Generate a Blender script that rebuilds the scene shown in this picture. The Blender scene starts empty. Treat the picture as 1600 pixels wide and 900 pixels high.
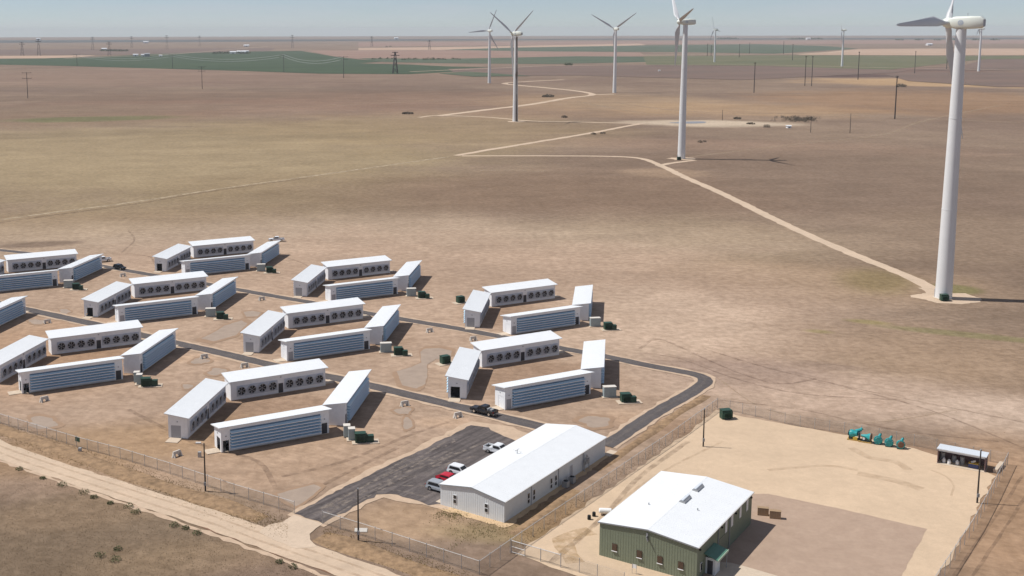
import bpy, bmesh, math, random
import numpy as np
from mathutils import Vector, Matrix
from mathutils.geometry import delaunay_2d_cdt
random.seed(7); rng = np.random.RandomState(7)
sc = bpy.context.scene
C = sc.collection
PI = math.pi
R = math.radians

# ------------------------------------------------------------------ camera
FPX, CX, CY, PITCH, ROLL, CAMH = 1784.12, 651.09, 311.26, 0.146361, -0.00201, 78.0
fw = np.array([0, math.cos(PITCH), -math.sin(PITCH)]); up0 = np.array([0, math.sin(PITCH), math.cos(PITCH)]); rt0 = np.array([1., 0, 0])
rt = rt0*math.cos(ROLL)+up0*math.sin(ROLL); up = up0*math.cos(ROLL)-rt0*math.sin(ROLL)
cd = bpy.data.cameras.new('camera'); cam = bpy.data.objects.new('camera', cd); C.objects.link(cam); sc.camera = cam
cd.sensor_fit = 'HORIZONTAL'; cd.sensor_width = 36; cd.lens = FPX/1600*36
cd.shift_x = (800-CX)/1600; cd.shift_y = -(450-CY)/1600; cd.clip_start = 1; cd.clip_end = 60000
cam.matrix_world = Matrix(((rt[0], up[0], -fw[0], 0), (rt[1], up[1], -fw[1], 0), (rt[2], up[2], -fw[2], CAMH), (0, 0, 0, 1)))

def at(px, py, z=0.0):
    """world point (x, y) of a photograph pixel on the level z"""
    d = fw*FPX+rt*(px-CX)-up*(py-CY)
    t = (z-CAMH)/d[2]
    return (float(d[0]*t), float(d[1]*t))

# ------------------------------------------------------------------ light
SUN_EL, SHADOW_DIR = 56.0, -10.5          # shadows fall towards +x, slightly nearer
sd = Vector((math.cos(R(SHADOW_DIR))*math.cos(R(SUN_EL)), math.sin(R(SHADOW_DIR))*math.cos(R(SUN_EL)), -math.sin(R(SUN_EL))))
ld = bpy.data.lights.new('sun', 'SUN'); ld.energy = 4.2; ld.angle = R(0.5); ld.color = (1.0, 0.965, 0.92)
lo = bpy.data.objects.new('sun', ld); C.objects.link(lo); lo.rotation_euler = sd.to_track_quat('-Z', 'Y').to_euler(); lo.location = (0, 0, 300)
w = bpy.data.worlds.new('World'); sc.world = w; w.use_nodes = True
wn = w.node_tree; wn.nodes.clear()
sky = wn.nodes.new('ShaderNodeTexSky'); sky.sky_type = 'NISHITA'; sky.sun_disc = False
sky.sun_elevation = R(SUN_EL); tosun = -sd; sky.sun_rotation = math.atan2(tosun.x, tosun.y)
sky.altitude = 900; sky.air_density = 0.6; sky.dust_density = 0.12; sky.ozone_density = 1.6
bg = wn.nodes.new('ShaderNodeBackground'); bg.inputs['Strength'].default_value = 0.074
wo = wn.nodes.new('ShaderNodeOutputWorld')
tc = wn.nodes.new('ShaderNodeTexCoord'); mp = wn.nodes.new('ShaderNodeMapping'); mp.inputs['Scale'].default_value = (3, 3, 26)
nz = wn.nodes.new('ShaderNodeTexNoise'); nz.inputs['Scale'].default_value = 2.2; nz.inputs['Detail'].default_value = 6
cr = wn.nodes.new('ShaderNodeMapRange'); cr.inputs[1].default_value = .50; cr.inputs[2].default_value = .78; cr.inputs[3].default_value = .22; cr.inputs[4].default_value = .5
mx = wn.nodes.new('ShaderNodeMix'); mx.data_type = 'RGBA'; mx.inputs[7].default_value = (7.2, 7.2, 8.0, 1)
wn.links.new(tc.outputs['Generated'], mp.inputs[0]); wn.links.new(mp.outputs[0], nz.inputs['Vector']); wn.links.new(nz.outputs[0], cr.inputs[0])
wn.links.new(cr.outputs[0], mx.inputs[0]); wn.links.new(sky.outputs[0], mx.inputs[6]); wn.links.new(mx.outputs[2], bg.inputs['Color']); wn.links.new(bg.outputs[0], wo.inputs['Surface'])
sc.view_settings.view_transform = 'Standard'; sc.view_settings.look = 'None'; sc.view_settings.exposure = 0.15; sc.view_settings.gamma = 1.0

# ------------------------------------------------------------------ materials
def S(r, g, b, k=0.80):
    f = lambda v: (v/255/12.92 if v/255 <= .04045 else ((v/255+.055)/1.055)**2.4)*k
    return (f(r), f(g), f(b), 1)
def mat(name, col, rough=.8, var=.08, scale=3.0, metal=0.0, bump=0.0, spec=.3, aniso=None, col2=None, mottle=()):
    m = bpy.data.materials.new(name); m.use_nodes = True; n = m.node_tree; b = n.nodes['Principled BSDF']
    b.inputs['Roughness'].default_value = rough; b.inputs['Metallic'].default_value = metal; b.inputs['Specular IOR Level'].default_value = spec
    t = n.nodes.new('ShaderNodeTexCoord'); s = n.nodes.new('ShaderNodeTexNoise'); s.inputs['Scale'].default_value = scale; s.inputs['Detail'].default_value = 6
    s.inputs['Roughness'].default_value = .6
    if aniso:
        mm = n.nodes.new('ShaderNodeMapping'); mm.inputs['Scale'].default_value = aniso[:3]; m0 = n.nodes.new('ShaderNodeMapping'); m0.inputs['Rotation'].default_value = (0, 0, -aniso[3] if len(aniso) > 3 else 0)
        n.links.new(t.outputs['Object'], m0.inputs[0]); n.links.new(m0.outputs[0], mm.inputs[0]); n.links.new(mm.outputs[0], s.inputs['Vector'])
    else: n.links.new(t.outputs['Object'], s.inputs['Vector'])
    mr = n.nodes.new('ShaderNodeMapRange'); mr.inputs[1].default_value = .3; mr.inputs[2].default_value = .7
    n.links.new(s.outputs[0], mr.inputs[0])
    x = n.nodes.new('ShaderNodeMix'); x.data_type = 'RGBA'
    c2 = col2 or tuple(min(1, c*(1+var)) for c in col[:3])+(1,); c1 = col if col2 else tuple(c*(1-var) for c in col[:3])+(1,)
    x.inputs[6].default_value = c1; x.inputs[7].default_value = c2
    n.links.new(mr.outputs[0], x.inputs[0]); n.links.new(x.outputs[2], b.inputs['Base Color'])
    cur = x.outputs[2]
    for sc_, am in mottle:
        s2 = n.nodes.new('ShaderNodeTexNoise'); s2.inputs['Scale'].default_value = sc_; s2.inputs['Detail'].default_value = 6; s2.inputs['Roughness'].default_value = .65; n.links.new(t.outputs['Object'], s2.inputs['Vector'])
        r2 = n.nodes.new('ShaderNodeMapRange'); r2.inputs[1].default_value = .3; r2.inputs[2].default_value = .7; r2.inputs[3].default_value = 1-am; r2.inputs[4].default_value = 1+am*.7; n.links.new(s2.outputs[0], r2.inputs[0])
        vm = n.nodes.new('ShaderNodeVectorMath'); vm.operation = 'SCALE'; n.links.new(cur, vm.inputs[0]); n.links.new(r2.outputs[0], vm.inputs['Scale']); cur = vm.outputs[0]
    if mottle: n.links.new(cur, b.inputs['Base Color'])
    if bump:
        bp = n.nodes.new('ShaderNodeBump'); bp.inputs['Strength'].default_value = bump; bp.inputs['Distance'].default_value = .1
        n.links.new(s.outputs[0], bp.inputs['Height']); n.links.new(bp.outputs[0], b.inputs['Normal'])
    return m
def fade(m, amount, scale=1.0, lo=.4, hi=.6):
    """let a surface thin out in ragged patches (worn tracks, wire mesh)"""
    n = m.node_tree; b = n.nodes['Principled BSDF']; out = [x for x in n.nodes if x.type == 'OUTPUT_MATERIAL'][0]
    tr = n.nodes.new('ShaderNodeBsdfTransparent'); ms = n.nodes.new('ShaderNodeMixShader')
    g = n.nodes.new('ShaderNodeNewGeometry'); s = n.nodes.new('ShaderNodeTexNoise'); s.inputs['Scale'].default_value = scale; s.inputs['Detail'].default_value = 5
    mr = n.nodes.new('ShaderNodeMapRange'); mr.inputs[1].default_value = lo; mr.inputs[2].default_value = hi; mr.inputs[3].default_value = 0; mr.inputs[4].default_value = amount
    n.links.new(g.outputs['Position'], s.inputs['Vector']); n.links.new(s.outputs[0], mr.inputs[0]); n.links.new(mr.outputs[0], ms.inputs[0])
    n.links.new(tr.outputs[0], ms.inputs[1]); n.links.new(b.outputs[0], ms.inputs[2]); n.links.new(ms.outputs[0], out.inputs['Surface'])
    return m
M = {}
M['wall'] = mat('white_panel', (.82, .845, .87, 1), .45, .05, 1.2)
M['roof'] = mat('white_roof_metal', (.745, .765, .775, 1), .42, .025, .5)
M['louver'] = mat('louver_shade_blue', (.50, .69, .82, 1), .42, .05, 2)  # white hoods coloured blue: shade and sky reflection put into the base colour
M['dark'] = mat('dark_interior', (.012, .012, .014, 1), .9, .2)  # near-black colour stands in for shade inside doorways and fan openings
M['screen'] = mat('shade_blue_screen', (.13, .21, .31, 1), .7, .2)
M['fanring'] = mat('fan_ring', (.52, .54, .57, 1), .5, .1)
M['fanpanel'] = mat('fan_panel', (.56, .60, .66, 1), .45, .06)
M['blade'] = mat('fan_blade_grey', (.30, .30, .31, 1), .5, .1)
M['doorgrey'] = mat('grey_door', (.38, .39, .42, 1), .5, .06)
M['doordark'] = mat('dark_door', (.05, .05, .06, 1), .5, .1)
M['conc'] = mat('pale_concrete', S(214, 196, 174), .9, .08, 1.5)
M['concw'] = mat('white_concrete', S(228, 222, 212), .85, .08, 2)
M['green'] = mat('transformer_green', (.025, .065, .045, 1), .45, .15)
M['greygreen'] = mat('cabinet_grey', (.33, .39, .40, 1), .5, .08)
M['turb'] = mat('turbine_white', (.70, .71, .71, 1), .35, .03, .3)
M['nac'] = mat('nacelle_white', (.74, .77, .70, 1), .35, .03, .6)
M['bladew'] = mat('blade_grey_white', (.60, .61, .62, 1), .4, .03, .3)
M['steel'] = mat('galvanised_steel', (.42, .42, .42, 1), .5, .15, 5, metal=.3)
M['railw'] = mat('pale_rail', (.62, .60, .57, 1), .5, .1, 5)
M['pole'] = mat('weathered_pole', (.055, .045, .038, 1), .8, .2, 2)
M['polefar'] = mat('dark_timber_pole', (.06, .05, .045, 1), .8, .2, 2)
M['wire'] = mat('pale_cable', (.55, .56, .55, 1), .4, .1)
M['gwall'] = mat('green_siding', (.21, .24, .17, 1), .5, .05, 1)
M['owall'] = mat('white_siding', (.70, .73, .74, 1), .45, .04, 1)
M['trim'] = mat('grey_trim', (.30, .31, .32, 1), .5, .08)
M['glass'] = mat('dark_glass', (.02, .022, .025, 1), .12, .1, spec=.6)
M['bronze'] = mat('bronze_glass', (.075, .045, .03, 1), .2, .1, spec=.5)
M['whitep'] = mat('white_paint', (.80, .80, .79, 1), .4, .03)
M['lightpanel'] = mat('translucent_panel', (.72, .74, .72, 1), .4, .05)
M['canopy'] = mat('canopy_green', (.10, .22, .16, 1), .45, .1)
M['canopyedge'] = mat('canopy_edge', (.33, .42, .33, 1), .45, .1)
M['teal'] = mat('teal_paint', (.03, .30, .31, 1), .4, .35, 4)
M['tealdark'] = mat('dark_teal_metal', (.03, .06, .07, 1), .5, .3, 4)  # darker teal for bases, caps and supports
M['rust'] = mat('rusty_plate', (.22, .12, .08, 1), .8, .3, 6)
M['wood'] = mat('crate_wood', (.33, .23, .14, 1), .8, .2, 5)
M['yellow'] = mat('yellow_paint', (.55, .38, .06, 1), .5, .1)
M['blue'] = mat('blue_paint', (.05, .07, .18, 1), .5, .1)
M['rubber'] = mat('rubber', (.02, .02, .02, 1), .8, .1)
M['chrome'] = mat('bright_metal', (.6, .6, .6, 1), .25, .05, metal=.8)
M['carblack'] = mat('black_paint', (.018, .02, .024, 1), .25, .1, spec=.6)
M['carsilver'] = mat('silver_paint', (.42, .45, .48, 1), .3, .06, metal=.3)
M['carwhite'] = mat('white_car_paint', (.72, .74, .76, 1), .3, .03)
M['carred'] = mat('red_paint', (.48, .02, .04, 1), .3, .06)
M['tail'] = mat('tail_lamp', (.35, .01, .01, 1), .3, .05)
M['shedroof'] = mat('shed_roof', (.62, .66, .70, 1), .4, .05)
M['shedwall'] = mat('shed_wall', (.20, .13, .13, 1), .7, .15)
M['logo'] = mat('logo_blue', (.30, .38, .55, 1), .4, .05)
M['leaf'] = mat('shrub_leaf', (.10, .115, .045, 1), .8, .35, 1.5)
M['leafdry'] = mat('dry_brush', (.13, .105, .075, 1), .9, .3, 1.5)
M['asphalt'] = mat('asphalt', S(104, 98, 97, .7), .85, .14, .5, bump=.15, mottle=((.1, .15), (2, .15)))
M['shoulder'] = mat('pale_shoulder', S(206, 180, 154), .95, .10, .5, mottle=((1.2, .1),))
M['dirt'] = mat('caliche_road', S(214, 190, 164), .95, .07, .35, bump=.2, mottle=((.08, .08), (1.5, .09)))
M['puddle'] = mat('dried_silt', S(174, 155, 138), .7, .07, .5, mottle=((.4, .08),))
M['damp'] = mat('damp_rim', S(168, 139, 113), .8, .08, .5, mottle=((.8, .08),))
M['slab'] = mat('drive_concrete', S(216, 194, 170), .9, .06, .8, mottle=((.15, .08), (2, .06)))
M['bank'] = mat('verge_soil', S(184, 152, 118), .95, .0, .8, bump=.4, col2=S(132, 108, 82), mottle=((.25, .18), (3, .15)))
M['stain'] = fade(mat('green_stain', S(140, 126, 92), .95, .1, .6), .8, .5, .42, .58)

# -------------------------------------------------------------- mesh helpers
class MB:
    def __init__(s): s.v = []; s.f = []; s.mi = []; s.cur = 0
    def add(s, vs, fs):
        o = len(s.v); s.v += [tuple(v) for v in vs]; s.f += [tuple(i+o for i in f) for f in fs]; s.mi += [s.cur]*len(fs); return s
    def box(s, x0, y0, z0, x1, y1, z1):
        return s.add([(x0,y0,z0),(x1,y0,z0),(x1,y1,z0),(x0,y1,z0),(x0,y0,z1),(x1,y0,z1),(x1,y1,z1),(x0,y1,z1)],
                     [(0,3,2,1),(4,5,6,7),(0,1,5,4),(1,2,6,5),(2,3,7,6),(3,0,4,7)])
    def prism(s, poly, axis, a, b):
        """closed outline in two coordinates pushed along axis x, y or z"""
        n = len(poly)
        def P(u, v, t): return {'x': (t, u, v), 'y': (u, t, v), 'z': (u, v, t)}[axis]
        vs = [P(u, v, a) for u, v in poly]+[P(u, v, b) for u, v in poly]
        return s.add(vs, [tuple(range(n))[::-1], tuple(range(n, 2*n))]+[(i, (i+1) % n, n+(i+1) % n, n+i) for i in range(n)])
    def tube(s, p, q, r0, r1=None, n=12, caps=True):
        r1 = r0 if r1 is None else r1
        p = Vector(p); q = Vector(q); d = (q-p).normalized(); a = d.orthogonal().normalized(); b = d.cross(a)
        vs = [p+(a*math.cos(2*PI*i/n)+b*math.sin(2*PI*i/n))*r0 for i in range(n)]+[q+(a*math.cos(2*PI*i/n)+b*math.sin(2*PI*i/n))*r1 for i in range(n)]
        fs = [(i, (i+1) % n, n+(i+1) % n, n+i) for i in range(n)]
        if caps: fs += [tuple(range(n))[::-1], tuple(range(n, 2*n))]
        return s.add(vs, fs)
    def lathe(s, prof, origin, axis, n=16):
        """profile of (distance along axis, radius)"""
        o = Vector(origin); d = Vector(axis).normalized(); a = d.orthogonal().normalized(); b = d.cross(a)
        vs = []; fs = []
        for t, r in prof:
            vs += [o+d*t+(a*math.cos(2*PI*i/n)+b*math.sin(2*PI*i/n))*max(r, 1e-3) for i in range(n)]
        for k in range(len(prof)-1):
            fs += [(k*n+i, k*n+(i+1) % n, (k+1)*n+(i+1) % n, (k+1)*n+i) for i in range(n)]
        fs += [tuple(range(n))[::-1], tuple(range((len(prof)-1)*n, len(prof)*n))]
        return s.add(vs, fs)
    def build(s, name, mats, parent=None, smooth=False):
        me = bpy.data.meshes.new(name); me.from_pydata(s.v, [], s.f)
        if not isinstance(mats, (list, tuple)): mats = [mats]
        for m in mats: me.materials.append(m)
        if len(mats) > 1: me.polygons.foreach_set('material_index', s.mi)
        bm = bmesh.new(); bm.from_mesh(me); bmesh.ops.recalc_face_normals(bm, faces=bm.faces); bm.to_mesh(me); bm.free()
        if smooth:
            me.polygons.foreach_set('use_smooth', [True]*len(me.polygons)); me.set_sharp_from_angle(angle=R(35))
        o = bpy.data.objects.new(name, me); C.objects.link(o)
        if parent: o.parent = parent
        return o
def thing(name, label, cat, loc=(0, 0, 0), rz=0, group=None):
    o = bpy.data.objects.new(name, None); C.objects.link(o); o.location = loc; o.rotation_euler = (0, 0, rz); o.empty_display_size = .5
    o['label'] = label; o['category'] = cat
    if group: o['group'] = group
    return o
def tag(o, label, cat, group=None, kind=None):
    o['label'] = label; o['category'] = cat
    if group: o['group'] = group
    if kind: o['kind'] = kind
    return o
def struct(o): o['kind'] = 'structure'; return o
kids = {}
def dup(root, loc=None, rz=None, label=None, group=None):
    def cp(o, par):
        c = o.copy(); C.objects.link(c)
        if par: c.parent = par; c.matrix_parent_inverse = o.matrix_parent_inverse.copy()
        for ch in o.children: cp(ch, c)
        return c
    r = cp(root, None)
    if loc is not None: r.location = loc
    if rz is not None: r.rotation_euler = (0, 0, rz)
    if label: r['label'] = label
    if group: r['group'] = group
    return r

# -------------------------------------------------------------- ground sheets
ZL = [0.0]
def sheet(name, pts, m, z, jitter=0.0, sub=2.0, kind='structure'):
    P = []
    n = len(pts)
    for i in range(n):
        a = np.array(pts[i]); b = np.array(pts[(i+1) % n]); L = np.linalg.norm(b-a); k = max(1, int(L/sub)) if jitter else 1
        nn = np.array([-(b-a)[1], (b-a)[0]])/max(L, 1e-6)
        for j in range(k):
            q = a+(b-a)*j/k
            if jitter: q = q+nn*rng.uniform(-jitter, jitter)
            P.append((q[0], q[1], z))
    me = bpy.data.meshes.new(name); area = sum(P[i-1][0]*P[i][1]-P[i][0]*P[i-1][1] for i in range(len(P)))
    if area < 0: P = P[::-1]
    o0 = Vector(P[0][:2]); r_ = delaunay_2d_cdt([Vector(p[:2])-o0 for p in P], [], [list(range(len(P)))], 1, 1e-4)
    fs = [tuple(f) for f in r_[2]]; vv = [(v.x+o0.x, v.y+o0.y, z) for v in r_[0]]
    fs = [f if (Vector(vv[f[1]])-Vector(vv[f[0]])).cross(Vector(vv[f[2]])-Vector(vv[f[0]])).z > 0 else f[::-1] for f in fs]
    me.from_pydata(vv, [], fs); me.materials.append(m)
    o = bpy.data.objects.new(name, me); C.objects.link(o); o['kind'] = kind
    return o
def smooth_line(pts, step=3.0):
    P = [np.array(p, float) for p in pts]; P = [2*P[0]-P[1]]+P+[2*P[-1]-P[-2]]; out = []
    for i in range(1, len(P)-2):
        n = max(2, int(np.linalg.norm(P[i+1]-P[i])/step))
        for j in range(n):
            t = j/n; a, b, c, d = P[i-1], P[i], P[i+1], P[i+2]
            out.append(.5*((2*b)+(-a+c)*t+(2*a-5*b+4*c-d)*t*t+(-a+3*b-3*c+d)*t**3))
    out.append(P[-2]); return out
def ribbon(name, pts, width, m, z, jitter=.15, step=3.0, kind='structure', crown=0.0):
    L = smooth_line(pts, step); vs = []; fs = []
    for i, p in enumerate(L):
        d = L[min(i+1, len(L)-1)]-L[max(i-1, 0)]; d = d/max(np.linalg.norm(d), 1e-6); nn = np.array([-d[1], d[0]])
        wv = (width(i/(len(L)-1)) if callable(width) else width)/2
        a = p+nn*(wv+rng.uniform(-jitter, jitter)); b = p-nn*(wv+rng.uniform(-jitter, jitter))
        vs += [(a[0], a[1], z), (p[0], p[1], z+crown), (b[0], b[1], z)]
        if i: k = 3*i; fs += [(k-3, k-2, k+1, k), (k-2, k-1, k+2, k+1)]
    me = bpy.data.meshes.new(name); me.from_pydata(vs, [], fs); me.materials.append(m)
    bm = bmesh.new(); bm.from_mesh(me)
    for f in bm.faces:
        if f.normal.z < 0: f.normal_flip()
    bm.to_mesh(me); bm.free()
    o = bpy.data.objects.new(name, me); C.objects.link(o); o['kind'] = kind
    return o
def pxs(*a): return [at(*p) for p in a]
def blob(cx, cy, hw, hh, n=26, rough=.16):
    """irregular round outline, half sizes in photograph pixels at its place"""
    out = []; ph = rng.uniform(0, 6.28, 4)
    for i in range(n):
        t = 2*PI*i/n; r = 1+rough*(math.sin(2*t+ph[0])+.7*math.sin(3*t+ph[1])+.5*math.sin(5*t+ph[2]))+rng.uniform(-.05, .05)
        out.append(at(cx+hw*r*math.cos(t), cy+hh*r*math.sin(t)))
    return out

# ---- the ground: soil with broad soft patches of other soils
gm = bpy.data.materials.new('plains_soil'); gm.use_nodes = True; gn = gm.node_tree; gb = gn.nodes['Principled BSDF']; gb.inputs['Roughness'].default_value = .95
gb.inputs['Specular IOR Level'].default_value = .1
def N(t, **k):
    x = gn.nodes.new(t)
    for a, b in k.items(): setattr(x, a, b)
    return x
geo = N('ShaderNodeNewGeometry'); pos = geo.outputs['Position']
def noise(scale, detail=5, rough=.55, vec=None, sx=1, sy=1, rot=0):
    x = N('ShaderNodeTexNoise'); x.inputs['Scale'].default_value = scale; x.inputs['Detail'].default_value = detail; x.inputs['Roughness'].default_value = rough
    if sx != 1 or sy != 1 or rot:
        m0 = N('ShaderNodeMapping'); m0.inputs['Rotation'].default_value = (0, 0, -rot); m = N('ShaderNodeMapping'); m.inputs['Scale'].default_value = (sx, sy, 1)
        gn.links.new(pos, m0.inputs[0]); gn.links.new(m0.outputs[0], m.inputs[0]); gn.links.new(m.outputs[0], x.inputs['Vector'])
    else: gn.links.new(vec or pos, x.inputs['Vector'])
    return x
def mrange(o, a, b, c=0, d=1, smooth=True):
    x = N('ShaderNodeMapRange'); x.interpolation_type = 'SMOOTHSTEP' if smooth else 'LINEAR'
    for i, v in enumerate((a, b, c, d)): x.inputs[i+1].default_value = v
    gn.links.new(o, x.inputs[0]); return x.outputs[0]
def mixc(f, a, b):
    x = N('ShaderNodeMix', data_type='RGBA')
    for i, v in ((0, f), (6, a), (7, b)):
        if isinstance(v, (tuple, float, int)): x.inputs[i].default_value = v
        else: gn.links.new(v, x.inputs[i])
    return x.outputs[2]
nbig = noise(.0045, 6, .6, sx=1, sy=.8); nmid = noise(.03, 6, .62); nfine = noise(.45, 5, .65); ngrit = noise(2.6, 3, .6)
warp = noise(.012, 5, .6)
col = mixc(mrange(nbig.outputs[0], .36, .64), S(135, 115, 99), S(150, 130, 111))
def patch(px, py, hw, hh, c, strength=1.0, soft=.45, nse=1.3):
    global col
    a = at(px, py-hh); b = at(px, py+hh); l = at(px-hw, py); r = at(px+hw, py)
    cx, cy = (a[0]+b[0])/2, (a[1]+b[1])/2
    rd = math.hypot(a[0]-b[0], a[1]-b[1])/2; rw = math.hypot(l[0]-r[0], l[1]-r[1])/2
    ang = math.atan2(a[1]-b[1], a[0]-b[0])
    m = N('ShaderNodeMapping', vector_type='TEXTURE'); m.inputs['Location'].default_value = (cx, cy, 0); m.inputs['Rotation'].default_value = (0, 0, ang); m.inputs['Scale'].default_value = (rd, rw, 1e6)
    gn.links.new(pos, m.inputs[0])
    ln = N('ShaderNodeVectorMath', operation='LENGTH'); gn.links.new(m.outputs[0], ln.inputs[0])
    ad = N('ShaderNodeMath', operation='MULTIPLY_ADD'); gn.links.new(warp.outputs[0], ad.inputs[0]); ad.inputs[1].default_value = nse; 
    sb = N('ShaderNodeMath', operation='SUBTRACT'); gn.links.new(ln.outputs['Value'], sb.inputs[0]); sb.inputs[1].default_value = nse*.5
    gn.links.new(sb.outputs[0], ad.inputs[2])
    f = mrange(ad.outputs[0], 1-soft, 1+soft, strength, 0)
    col = mixc(f, col, c)
def patchw(cx, cy, rx, ry, c, strength, soft, nse=1.6):
    global col
    m = N('ShaderNodeMapping', vector_type='TEXTURE'); m.inputs['Location'].default_value = (cx, cy, 0); m.inputs['Scale'].default_value = (rx, ry, 1e6); gn.links.new(pos, m.inputs[0])
    ln = N('ShaderNodeVectorMath', operation='LENGTH'); gn.links.new(m.outputs[0], ln.inputs[0])
    ad = N('ShaderNodeMath', operation='MULTIPLY_ADD'); gn.links.new(nmid.outputs[0], ad.inputs[0]); ad.inputs[1].default_value = nse; sb = N('ShaderNodeMath', operation='SUBTRACT'); gn.links.new(ln.outputs['Value'], sb.inputs[0]); sb.inputs[1].default_value = nse*.5
    gn.links.new(sb.outputs[0], ad.inputs[2]); col = mixc(mrange(ad.outputs[0], 1-soft, 1+soft, strength, 0), col, c)
# far to near; colours are the soils themselves
patch(250, 262, 560, 70, S(168, 150, 118), .85)
patch(640, 205, 320, 26, S(166, 145, 112), .6)
patch(60, 185, 260, 14, S(140, 117, 96), .6)
patch(130, 186, 130, 4, S(112, 116, 78), .7, .3)
patch(500, 160, 420, 18, S(146, 118, 99), .6)
patch(950, 160, 200, 12, S(178, 152, 120), .5)
patch(1250, 110, 330, 8, S(128, 104, 94), .8)
patch(520, 130, 420, 6, S(134, 112, 98), .5, .5, 2)
patch(180, 170, 220, 7, S(136, 118, 100), .5, .5, 2)
patch(900, 178, 260, 7, S(160, 134, 108), .5, .5, 2)
patch(1180, 230, 300, 10, S(160, 134, 114), .5, .5, 2)
patch(250, 120, 420, 12, S(146, 122, 106), .6)
patch(250, 152, 260, 5, S(126, 108, 92), .55, .5, 2)
patch(560, 140, 260, 4, S(122, 104, 90), .5, .5, 2)
patch(100, 210, 300, 5, S(134, 118, 94), .5, .5, 2)
patch(420, 215, 200, 6, S(140, 124, 98), .4, .5, 2)
patch(30, 140, 120, 4, S(124, 106, 94), .5, .5, 2)
patch(1300, 118, 100, 3.0, S(98, 80, 76), .8, .3)
patch(1450, 129, 190, 6, S(192, 160, 122), .85, .3)
patch(1150, 172, 220, 10, S(182, 152, 118), .6)
patch(1100, 193, 120, 5, S(214, 196, 172), .85, .35)
patch(1450, 160, 260, 18, S(160, 128, 98), .7)
patch(1250, 290, 420, 55, S(136, 116, 99), .9)
patch(560, 300, 300, 30, S(146, 126, 98), .5)
patch(880, 310, 330, 40, S(138, 116, 97), .85)
patch(1050, 380, 280, 40, S(150, 130, 104), .8)
patch(1480, 380, 200, 50, S(144, 124, 104), .7)
patch(150, 350, 300, 20, S(160, 138, 108), .6)
patch(550, 384, 660, 42, S(190, 169, 146), .85, .8)
patch(1250, 440, 260, 30, S(180, 154, 126), .6)
patch(1370, 440, 60, 20, S(138, 122, 84), .7)
patch(1440, 560, 220, 50, S(164, 140, 116), .85)
patch(560, 560, 900, 190, S(185, 160, 138), .95, .3)
for _c in ((-29, 226), (-24, 286), (-18, 346), (25, 250), (32, 310), (-73, 322), (-79, 262), (-67, 382), (-123, 358)): patchw(_c[0], _c[1], 17, 15, S(152, 124, 101), .6, .5)
for _p in ((600, 740, 90, 14), (980, 650, 60, 12), (850, 690, 80, 8), (420, 590, 60, 5), (300, 560, 60, 5), (700, 660, 50, 8)): patch(*_p, S(208, 178, 150), .55, .6, 2)
patch(1030, 510, 170, 60, S(198, 174, 152), .85)
patch(1150, 578, 110, 11, S(136, 116, 104), .6, .5, 2.4)
patch(1300, 572, 60, 6, S(140, 120, 106), .5, .5, 2.4)
patch(1330, 620, 300, 40, S(192, 168, 148), .8)
patch(1560, 650, 120, 30, S(204, 182, 162), .6)
patch(1180, 580, 120, 22, S(152, 130, 116), .55, .5, 2.2)
patch(1560, 800, 120, 120, S(182, 150, 120), .8)
patch(1250, 690, 300, 22, S(164, 134, 108), .6)
patch(1510, 523, 130, 4.5, S(134, 130, 88), .6, .4, .9)
patch(1355, 503, 35, 3.5, S(150, 138, 92), .7)
patch(1280, 518, 22, 3, S(150, 138, 92), .6)
patch(1490, 452, 40, 7, S(120, 122, 68), .6, .3, .9)
patch(60, 382, 60, 4, S(116, 98, 84), .7, .4)
patch(50, 560, 160, 60, S(184, 150, 120), .6)
patch(330, 720, 260, 55, S(188, 160, 134), .6)
patch(60, 870, 330, 90, S(134, 116, 96), .95, .25)
patch(330, 870, 160, 26, S(166, 142, 114), .45, .5, 2.5)
patch(120, 800, 130, 22, S(160, 136, 110), .4, .5, 2.5)
patch(130, 700, 330, 34, S(172, 142, 108), .6)
patch(640, 815, 90, 30, S(196, 166, 134), .6, .5)
patch(780, 833, 90, 16, S(158, 140, 104), .6, .5, 2)
patch(880, 820, 80, 40, S(172, 140, 100), .6)
patch(1040, 270, 60, 6, S(186, 160, 132), .4)
# breakup at three sizes, streaks of driving
def ov(o, lo, hi, dark, light):
    global col
    f = mrange(o, .3, .7, 0, 1)
    mul = mixc(f, dark, light)
    x = N('ShaderNodeMix', data_type='RGBA', blend_type='MULTIPLY'); x.inputs[0].default_value = 1
    gn.links.new(col, x.inputs[6]); gn.links.new(mul, x.inputs[7]); col = x.outputs[2]
ov(nmid.outputs[0], 0, 1, (.92, .915, .91, 1), (1.07, 1.07, 1.07, 1))
ov(noise(.13, 6, .7).outputs[0], 0, 1, (.93, .92, .91, 1), (1.06, 1.065, 1.07, 1))
ov(noise(.006, 6, .7, sx=.3, sy=1, rot=R(-8)).outputs[0], 0, 1, (.90, .89, .88, 1), (1.08, 1.08, 1.08, 1))
ov(nfine.outputs[0], 0, 1, (.84, .83, .82, 1), (1.15, 1.15, 1.16, 1))
ov(noise(1.1, 6, .7, sx=.2, sy=1, rot=R(-30)).outputs[0], 0, 1, (.92, .915, .91, 1), (1.07, 1.07, 1.07, 1))
ov(noise(.05, 6, .7, sx=.25, sy=1, rot=R(12)).outputs[0], 0, 1, (.94, .94, .935, 1), (1.05, 1.05, 1.05, 1))
gn.links.new(col, gb.inputs['Base Color'])
bp = N('ShaderNodeBump'); bp.inputs['Strength'].default_value = .55; bp.inputs['Distance'].default_value = .35
gn.links.new(nfine.outputs[0], bp.inputs['Height'])
bp2 = N('ShaderNodeBump'); bp2.inputs['Strength'].default_value = .5; bp2.inputs['Distance'].default_value = .06
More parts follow.
